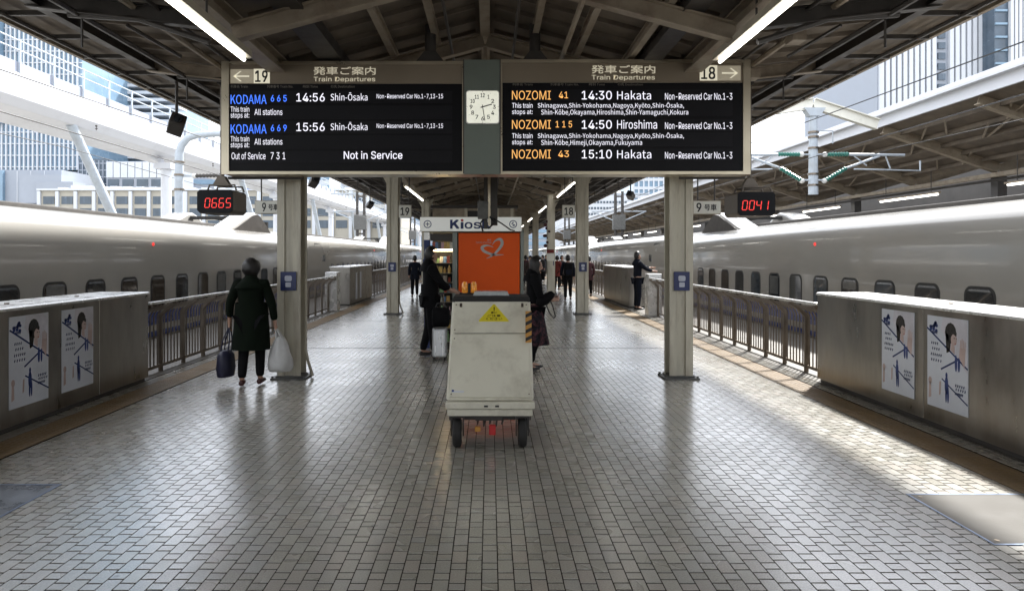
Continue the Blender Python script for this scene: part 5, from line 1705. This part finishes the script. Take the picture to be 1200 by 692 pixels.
py = 23.0
t = thing("catenary_pole", "pale pole with a curved arm and dark insulator left of the departure board", "pole", (PX(210, py), py, 0))
m = MB(); m.tube([(0, 0, -1.5), (0, 0, PZ(180, py)), (.08, 0, PZ(170, py)), (.28, 0, PZ(162, py)), (.6, 0, PZ(158, py)), (3.2, 0, PZ(157, py) + .1)], [.16, .14, .13, .12, .11, .10], 12); m.build("curved_post", M['mast'], t, smooth=50)
mi, mp = MB(), MB(); z = PZ(206, py); green_insulator(mi, mp, (.55, 0, z), (1.45, 0, z + .02)); mi.build("insulator", M['dark'], t, smooth=30); mp.build("insulator_cap", M['porcelain'], t)
m = MB(); m.tube([(.1, 0, z), (.5, 0, z)], .04, 6); m.tube([(1.45, 0, z), (2.6, 0, z)], .035, 6); m.build("arm", M['mast'], t)
for z in (PZ(205, py), PZ(222, py), PZ(190, py)):
    m = MB(); m.cyl((0, 0, z - .03), (0, 0, z + .03), .175, 12); m.build("clamp_band", M['steel2'], t)

mast0 = None
for sd, labs in ((-1, ("dark twin-post line mast with a box just right of the first left column", "smaller twin-post line mast far along the left train")), (1, ("dark twin-post line mast beyond the right train, left of the first column", "smaller twin-post line mast far along the right train"))):
    for i, y in enumerate((55, 92)):
        x = sd * 10.4
        if mast0 is None:
            t = thing("line_mast", labs[i], "mast", (x, y, 0), group="twin-post overhead line masts")
            for d in (-.28, .28):
                m = MB(); m.tube([(d, 0, -1.5), (d, 0, 6.6)], .12, 8); m.build("mast_post", M['dark'], t)
            for z in (6.2, 4.6, 3.2):
                m = MB(); m.box(-.34, .34, -.1, .1, z - .06, z + .06); m.build("tie_plate", M['dark'], t)
            m = MB(); m.box(-.5, .5, -.25, .25, 3.5, 4.7); m.build("equipment_box", M['colbase'], t, bevel=.03)
            m = MB(); m.tube([(-2.4, 0, 6.4), (2.4, 0, 6.4)], .08, 6); m.tube([(-2.2, 0, 5.0), (2.2, 0, 5.0)], .05, 6); m.tube([(-.3, 0, 4.2), (-2.2, 0, 5.0)], .05, 6); m.tube([(.3, 0, 4.2), (2.2, 0, 5.0)], .05, 6)
            m.build("cross_arm", M['mast'], t)
            mast0 = t
        else: copy_thing(mast0, (x, y, 0), labs[i])
# overhead wires
def wire(label, x, z, sag=0, r=.012):
    m = MB(); pts = []
    for i in range(61):
        y = -30 + i * 5
        u = ((y + 30) % 50) / 50
        pts.append((x, y, z - sag * 4 * u * (1 - u)))
    m.tube(pts, r, 5)
    tag(m.build("overhead_wire", M['black']), label, "wire", "overhead line wires")


wire("lower contact wire above the left train", -8.1, 3.95, 0)
wire("upper messenger wire sagging above the left train", -8.1, 4.9, .45)
wire("lower contact wire above the right train", 7.88, 3.95, 0)
wire("upper messenger wire sagging above the right train", 7.88, 4.95, .35)
wire("wire above the empty track beyond the right train", 11.9, 4.7, .3)
wire("wire above the empty track beyond the left train", -12.4, 4.7, .3)

# ================================================================== VIADUCT ON THE LEFT
GX = -22.0
v = thing("white_viaduct", "big white raised girder with railing running past on the left", "viaduct", (GX, 0, 0))
m = MB()
m.prism([(0, 8.6), (.3, 8.5), (.3, 9.6), (0, 10.0)][::-1] if False else [(-6.0, 9.2), (-3.2, 8.35), (-.4, 8.5), (0, 8.9), (0, 10.05), (-6.0, 10.05)], 'y', -30, 240); m.build("girder", M['girder'], v, bevel=.05)
m = MB(); m.box(-6.2, -6.0, -30, 240, 9.9, 11.1); m.build("far_parapet", M['girdergrey'], v)
for k in range(0, 108):
    m = None
if True:
    m0 = MB(); m0.box(-.05, .05, 0, 2.48, 0, .5); pz = None
    for k in range(90):
        if pz is None: pz = m0.build("fascia_panel", M['girdergrey'], v, bevel=.01); o = pz
        else: o = relink("fascia_panel", pz, v)
        o.location = (-.15, 2 + k * 2.5, 10.07)
    m1 = MB(); m1.box(-.04, .04, -.04, .04, 0, 1.55); pq = None
    for k in range(90):
        if pq is None: pq = m1.build("railing_post", M['mast'], v); o = pq
        else: o = relink("railing_post", pq, v)
        o.location = (-.02, 2 + k * 2.5, 10.06)
    for z in (11.55, 11.1): 
        m = MB(); m.tube([(-.02, 0, z), (-.02, 228, z)], .035, 6); m.build("railing_bar", M['mast'], v)
pr = None
for k in range(9):
    y = 23.3 + 25 * k
    if pr is None:
        m = MB(); m.tube([(-.9, 0, -1.6), (-.9, 0, 8.0)], [.36, .34], 16); m.tube([(-.9, 0, 7.0), (-1.3, 0, 8.2), (-2.4, 0, 8.7)], [.24, .24, .24], 10)
        m.box(-1.5, -.3, -.6, .6, 7.55, 7.95)
        pr = m.build("pier", M['girder'], v, smooth=40); o = pr
        m = MB(); m.tube([(-.6, -11.5, 8.6), (-.6, -2.6, -1.6)], .26, 10); pst = m.build("inclined_strut", M['mast'], v, smooth=40); q = pst
    else: o = relink("pier", pr, v); q = relink("inclined_strut", pst, v)
    o.location = (0, y, 0); q.location = (0, y, 0)
pb = None
for k in range(9):
    y = 21 + 25 * k
    for dy in (-8, 8):
        if pb is None:
            m = MB(); m.tube([(0, 0, 0), (0, 0, .5)], .05, 6); m.cyl((-.15, 0, .2), (.15, 0, .2), .05, 8); m.sphere((0, 0, .55), .14, 10, 6); pb = m.build("floodlight", M['dark'], v); o = pb
        else: o = relink("floodlight", pb, v)
        o.location = (.1, y + dy, 8.45); o.scale = (.45, .45, .45)

# louvred track-side screens low behind the left train
m = MB()
t = thing("trackside_screen", "pale horizontal slat screen behind the left train", "screen", (-16.5, 0, 0))
for j in range(6):
    m = MB(); m.box(-.06, .06, 37, 130, .6 + j * .42, .74 + j * .42); m.build("slat", M['mast'], t)
for k in range(16):
    m = MB(); m.box(-.1, -.062, 37 + k * 6, 37.2 + k * 6, -1.4, 3.0); m.build("post", M['mast'], t)

# ================================================================== BUILDINGS
def bw(px0, px1, Y): return PX(px0, Y), PX(px1, Y)


# tower A
Y = 230
t = thing("glass_office_tower", "tall office tower with closely spaced white vertical fins at far left", "building", (0, Y, 0))
x0, x1 = bw(-160, 95, Y)
m = MB(); m.box(x0, x1, .6, 50, PZ(199, Y), 165); m.build("curtain_wall", M['bglass'], t)
m = MB(); m.box(x0, x1, 2, 48, -1.8, PZ(200, Y)); m.build("base", M['bgrey'], t)
fo = None
x = x0; i = 0
while x < x1 and i < 290:
    if fo is None: m = MB(); m.box(-.24, .24, -.1, .58, PZ(199, Y), 165); fo = m.build("facade_fin", M['bwhite'], t); o = fo
    else: o = relink("facade_fin", fo, t)
    o.location = (x, 0, 0); x += 1.5; i += 1
fo = None
for k in range(36):
    if fo is None: m = MB(); m.box(x0, x1, .2, .585, 0, .35); fo = m.build("floor_band", M['bwhite'], t); o = fo
    else: o = relink("floor_band", fo, t)
    o.location = (0, 0, PZ(196, Y) + k * 3.9)
# darker notch block at the far left
m = MB(); m.box(PX(-30, Y), PX(4, Y), -3, .55, PZ(145, Y), PZ(18, Y)); m.build("side_block", M['bglass'], t)
# grey block below it
Y = 190
t = thing("grey_block", "plain pale grey block at the foot of the finned tower", "building", (0, Y, 0))
m = MB(); m.box(PX(-60, Y), PX(72, Y), 0, 20, -1.8, PZ(199, Y)); m.build("wall", M['bgrey'], t)
m = MB(); m.box(PX(-60, Y), PX(6, Y), -1, -.01, -1.8, PZ(200, Y)); m.build("glazed_front", M['bglass'], t)
for px in (20, 36, 52): m = MB(); m.box(PX(px, Y), PX(px + .8, Y), -.1, -.01, -1.8, PZ(200, Y)); m.build("wall_joint", M['bwhite'], t)
for a, b_, c_ in ((43, 90, 208), (62, 104, 216)):
    m = MB(); m.box(PX(a, Y), PX(b_, Y), -6 - a * .02, -1.5, PZ(240, Y), PZ(c_, Y)); m.build("roof_plant", M['bgrey'], t)
# tower B with horizontal louvres
Y = 260
t = thing("louvred_tower", "pale tower crowned with broad horizontal louvres, right of the finned tower", "building", (0, Y, 0))
x0, x1 = bw(98, 205, Y)
m = MB(); m.box(x0, x1, 0, 40, -1.8, PZ(187, Y)); m.build("wall", M['bglassdark'], t)
m = MB(); m.box(x0 + 2, x1 - 2, 6, 36, PZ(187, Y), PZ(95, Y)); m.build("crown_core", M['bglass'], t)
for j in range(12):
    z = PZ(186 - j * 8.4, Y)
    m = MB(); m.box(x0 - 1 + j * .1, x1 + 2, -.6, 5.9, z, z + 1.15); m.build("louvre", M['bwhite'], t)
# dark glass block and white block
Y = 210
t = thing("dark_glass_block", "grey-blue glazed block below the louvred tower", "building", (0, Y, 0))
x0, x1 = bw(92, 128, Y)
m = MB(); m.box(x0, x1, 0, 20, -1.8, PZ(186, Y)); m.build("wall", M['bglassdark'], t)
for i in range(8):
    m = MB(); xx = x0 + (x1 - x0) * i / 7.5; m.box(xx, xx + .25, -.3, -.01, -1.8, PZ(188, Y)); m.build("mullion", M['bgrey'], t)
for i in range(5):
    m = MB(); zz = PZ(192 + i * 8, Y); m.box(x0, x1, -.2, -.011, zz, zz + .3); m.build("floor_band", M['bgrey'], t)
Y = 200
t = thing("white_panel_block", "white block with vertical panels over a row of grey windows", "building", (0, Y, 0))
x0, x1 = bw(124, 192, Y)
m = MB(); m.box(x0, x1, .3, 20, -1.8, PZ(189, Y)); m.build("wall", M['bgrey'], t)
for i in range(8):
    xx = x0 + (x1 - x0) * i / 8
    m = MB(); m.box(xx + .12, x0 + (x1 - x0) * (i + 1) / 8 - .12, 0, .29, PZ(208, Y), PZ(189.5, Y)); m.build("wall_panel", M['bwhite'], t)
for i in range(4):
    xx = x0 + (x1 - x0) * i / 4
    m = MB(); m.box(xx + .5, x0 + (x1 - x0) * (i + 1) / 4 - .5, .1, .29, PZ(218, Y), PZ(210, Y)); m.build("window", M['bglassdark'], t)
# extra pale towers glimpsed through the viaduct further along
for (a, b_, top, Y, lab, mm) in ((205, 262, 172, 240, "pale grey block behind the curved catenary pole", 'bgrey'), (345, 386, 150, 300, "pale tower glimpsed right of the first left column", 'bwhite'),
                                 (392, 470, 190, 330, "bluish pale office block glimpsed above the far left train", 'bglass'), (474, 560, 238, 420, "hazy pale block at the far left end of the platform", 'bgrey')):
    t = thing("office_block", lab, "building", (0, Y, 0))
    x0, x1 = bw(a, b_, Y)
    m = MB(); m.box(x0, x1, .4, 30, -1.8, PZ(top, Y)); m.build("wall", M[mm], t)
    for j in range(int((PZ(top, Y)) / 4)):
        m = MB(); m.box(x0, x1, .1, .39, 2 + j * 4, 3.6 + j * 4); m.build("window_band", M['bglass' if mm != 'bglass' else 'bwhite'], t)
# long beige building
Y = 150
t = thing("beige_long_building", "long low beige office building with pilasters and two window rows behind the left train", "building", (0, Y, 0))
x0, x1 = bw(45, 470, Y)
m = MB(); m.box(x0, x1, .5, 16, -1.8, PZ(223, Y)); m.build("wall", M['bbeige'], t)
m = MB(); m.box(x0 - .4, x1 + .4, -.1, 16.4, PZ(223, Y) + .003, PZ(221, Y)); m.build("cornice", M['bwhite'], t)
pit = PX(21.5, Y) - PX(0, Y)
nb = int((x1 - x0) / pit)
wm = None; pm = None; fm_ = None
for i in range(nb + 1):
    xx = x0 + i * pit
    if pm is None: m = MB(); m.box(-.35, .35, .0, .49, -1.8, PZ(224, Y)); pm = m.build("pilaster", M['bwhite'], t); o = pm
    else: o = relink("pilaster", pm, t)
    o.location = (xx, 0, 0)
    if i == nb: break
    for py0, py1 in ((230, 239), (244, 253), (258, 267)):
        for h_ in range(4):
            if wm is None: m = MB(); m.box(-.33, .33, .38, .49, 0, 1.7); wm = m.build("window", M['bglassdark'], t); o = wm
            else: o = relink("window", wm, t)
            o.location = (xx + .8 + (pit - 1.6) * (h_ + .5) / 4, 0, PZ(py1, Y))
for i in range(26):
    m = MB(); xx = x0 + 3 + i * 2.9; m.box(xx, xx + 1.4, 2, 5, PZ(221, Y), PZ(221, Y) + rr.uniform(.4, 1.1)); m.build("roof_unit", M['bwhite'], t)
# blue banner building
Y = 140
t = thing("blue_banner", "blue and white banner sign far behind the red 0665 display", "sign", (0, Y, 0))
m = MB(); m.box(PX(283, Y), PX(306, Y), -.3, 0, PZ(222, Y), PZ(213, Y)); m.build("sign_face", mat("banner_blue", (.10, .20, .55), .5), t)
m = MB(); m.box(PX(283, Y), PX(306, Y), -.31, -.301, PZ(214.8, Y), PZ(213, Y)); m.build("white_band", M['white'], t)
m = MB(); m.box(PX(284, Y), PX(285, Y), .01, .2, -1.8, PZ(213, Y)); m.box(PX(304, Y), PX(305, Y), .01, .2, -1.8, PZ(213, Y)); m.build("frame", M['mast'], t)

# right tower with fins
Y = 170
t = thing("fin_facade_tower", "pale high-rise with tall vertical ribs above the opposite roof at upper right", "building", (0, Y, 0))
x0, x1 = bw(1030, 1166, Y)
ztop = PZ(-60, Y)
m = MB(); m.box(x0, x1, .7, 40, -1.8, ztop); m.build("wall", M['bgrey'], t)
n_ = 20; fo = None
for i in range(n_):
    if abs(i - 10.5) < .6: continue
    xx = x0 + (x1 - x0) * (i + .5) / n_
    if fo is None: m = MB(); m.box(-.48, .48, -.2, .69, -1.7, ztop); fo = m.build("facade_rib", M['bwhite'], t); o = fo
    else: o = relink("facade_rib", fo, t)
    o.location = (xx, 0, 0)
for j in range(22):
    m = MB(); zz = PZ(130, Y) + j * 2.6; xx = x0 + (x1 - x0) * .55
    m.box(xx - .9, xx + .9, .3, .69, zz, zz + 1.6); m.build("window", M['bglassdark'], t)
Y = 165
t = thing("blue_glass_tower", "dark blue glazed tower strip at the top right corner", "building", (0, Y, 0))
x0, x1 = bw(1168, 1300, Y)
m = MB(); m.box(x0, x1, .7, 30, -1.8, PZ(-80, Y)); m.build("curtain_wall", M['bglassdark'], t)
for j in range(30):
    m = MB(); m.box(x0, PX(1182, Y), .3, .69, 25 + j * 3.2, 25.5 + j * 3.2); m.build("floor_band", M['bglass'], t)
for i in range(24):
    m = MB(); xx = PX(1184 + i * 5, Y); m.box(xx, xx + .7, -.2, .69, -1.8, PZ(-80, Y)); m.build("facade_rib", M['bwhite'], t)
# blocks above the far right train
Y = 300
t = thing("blue_office_block", "bluish glass block in the gap left of the first right column", "building", (0, Y, 0))
x0, x1 = bw(742, 812, Y)
m = MB(); m.box(x0, x1, .5, 30, -1.8, PZ(150, Y)); m.build("curtain_wall", M['bglass'], t)
for j in range(14):
    m = MB(); m.box(x0, x1, .1, .49, 15 + j * 3.7, 16.2 + j * 3.7); m.build("floor_band", M['bwhite'], t)
for i in range(12):
    m = MB(); xx = x0 + (x1 - x0) * i / 12; m.box(xx, xx + .6, .0, .48, 5, PZ(151, Y)); m.build("mullion", M['bwhite'], t)
Y = 280
t = thing("white_dotted_block", "white block with two rows of small dark windows beyond the second right column", "building", (0, Y, 0))
x0, x1 = bw(655, 740, Y)
m = MB(); m.box(x0, x1, .5, 30, -1.8, PZ(228, Y)); m.build("wall", M['bwhite'], t)
wm = None
for r in (238, 245, 252):
    for i in range(22):
        if wm is None: m = MB(); m.box(-.42, .42, .3, .49, 0, .9); wm = m.build("window", M['bglassdark'], t); o = wm
        else: o = relink("window", wm, t)
        o.location = (x0 + 1 + (x1 - x0 - 2) * i / 22, 0, PZ(r, Y))
Y = 420
t = thing("far_city_block", "hazy pale blocks closing the view at the end of the right track", "building", (0, Y, 0))
m = MB(); m.box(PX(585, Y), PX(665, Y), 0, 30, -1.8, PZ(262, Y)); m.build("wall", M['bgrey'], t)
for j in range(4):
    m = MB(); m.box(PX(585, Y), PX(665, Y), -.3, -.01, 3 + j * 3.8, 5 + j * 3.8); m.build("window_band", M['bglass'], t)

# ================================================================== OPPOSITE PLATFORM AND CANOPY (RIGHT)
m = MB(); m.box(14.8, 24.5, YB, 170, -1.8, -.01); m.build("opposite_platform", M['concrete'], kind="structure")
oc = thing("opposite_canopy", "canopy of the next platform on the right, white fascia over a dark ribbed underside", "canopy", (0, 0, 0))
OX, OM, OF = 13.5, 17.6, 22.0
ozr = lambda x: 6.05 - .33 * (x - OX) if x < OM else 4.70 + .28 * (x - OM)
m = MB(); m.box(OX - .08, OX, YB, 170, 5.95, 6.55); m.build("white_fascia", M['girder'], oc)
m = MB(); m.box(OX - .3, OX - .081, YB, 170, 6.28, 6.36); m.build("gutter_ledge", M['girder'], oc)
m = MB(); m.prism([(OX, 6.07), (OM, 4.72), (OM, 4.80), (OX, 6.15)], 'y', YB, 170); m.build("roof_deck", M['deck'], oc)
m = MB(); m.prism([(OM + .005, 4.72), (OF, 5.95), (OF, 6.03), (OM + .005, 4.80)], 'y', YB, 170); m.build("roof_deck", M['deck'], oc)
y = -4; pr1 = pr2 = None; kk = 0
while y < 165:
    if pr1 is None:
        m = MB(); m.ibeam((OX + .1, 0, 5.90), (OM, 0, 4.52), .22, .32, .02); pr1 = m.build("roof_beam", M['beam'], oc); o = pr1
        m = MB(); m.ibeam((OM, 0, 4.52), (OF - .1, 0, 5.75), .22, .32, .02); pr2 = m.build("roof_beam", M['beam'], oc); q = pr2
    else: o = relink("roof_beam", pr1, oc); q = relink("roof_beam", pr2, oc)
    o.location = (0, y, 0); q.location = (0, y, 0)
    if kk % 2 == 0:
        m = MB(); m.box(OM - .16, OM + .16, y - .16, y + .16, -.01, 4.4); m.build("column", M['dark'], oc)
    y += 4.6; kk += 1
for a in (14.2, 14.9, 15.6, 16.3, 17.0):
    m = MB(); m.ibeam((a, YB, ozr(a) - .06), (a, 168, ozr(a) - .06), .08, .13, .012); m.build("purlin", M['deck'], oc)
m = MB()
rr = random.Random(9)
y = -3
while y < 120:
    xa = rr.choice((14.2, 14.9, 15.6, 16.3)); m.beam((xa, y, ozr(xa) - .1), (xa + .7, y + rr.uniform(.8, 2), ozr(xa + .7) - .1), .05, .05); y += .9
m.build("lattice_bars", M['beam'], oc, kind="stuff")
m = MB(); m.box(17.2, 17.5, YB, 168, 4.22, 4.36); m.build("cable_tray", M['beam'], oc)
m = MB(); m.tube([(17.1, YB, 4.08), (17.1, 168, 4.08)], .05, 6); m.build("conduit", M['dark'], oc)
lm = None
for k in range(16):
    y = 13.2 + k * 7.3
    lab = "lit fluorescent tube under the opposite canopy on the right, %s from the camera" % (["nearest", "second", "third", "fourth", "fifth", "sixth", "seventh", "eighth", "ninth", "tenth", "eleventh", "twelfth", "thirteenth", "fourteenth", "fifteenth", "sixteenth"][k])
    if lm is None:
        lm = thing("fluorescent_lamp", lab, "lamp", (17.0, y, 3.85), group="fluorescent lamps under the opposite canopy")
        m = MB(); m.cyl((0, -1.9, 0), (0, 1.9, 0), .035, 8); m.build("tube", M['tubeo'], lm)
        m = MB(); m.box(-.06, .06, -2, 2, .04, .1); m.build("lamp_housing", M['beam'], lm)
        m = MB(); m.tube([(0, -1.5, .1), (0, -1.5, .95)], .015, 5); m.tube([(0, 1.5, .1), (0, 1.5, .95)], .015, 5); m.build("hanger", M['dark'], lm)
    else: copy_thing(lm, (17.0, y, 3.85), lab)
# things standing on the opposite platform, seen as a dark band over the train roof
for i, y in enumerate((12, 30, 52, 80)):
    t = thing("service_cabin", "dark cabin on the opposite platform, %s from the camera" % ordn[i], "cabin", (18.8, y, -.005))
    m = MB(); m.box(-1.2, 1.2, 0, 9, 0, 3.3); m.build("wall", M['bdark'], t)
    for j in range(4):
        m = MB(); m.box(-1.24, -1.205, .6 + j * 2.1, 2.2 + j * 2.1, 1.0, 2.6); m.build("window", M['glass'], t)
    m = MB(); m.box(-1.4, 1.4, -.2, 9.2, 3.303, 3.45); m.build("roof", M['dark'], t)
t = thing("station_building", "dark station building wall closing the view behind the opposite platform", "building", (26, 0, 0))
m = MB(); m.box(0, 6, YB, 170, -1.8, 6.4); m.build("wall", M['bdark'], t)
for k in range(40):
    m = MB(); m.box(-.06, -.005, -4 + k * 4.2, -1.4 + k * 4.2, 2.2, 4.4); m.build("window", M['bglassdark'], t)
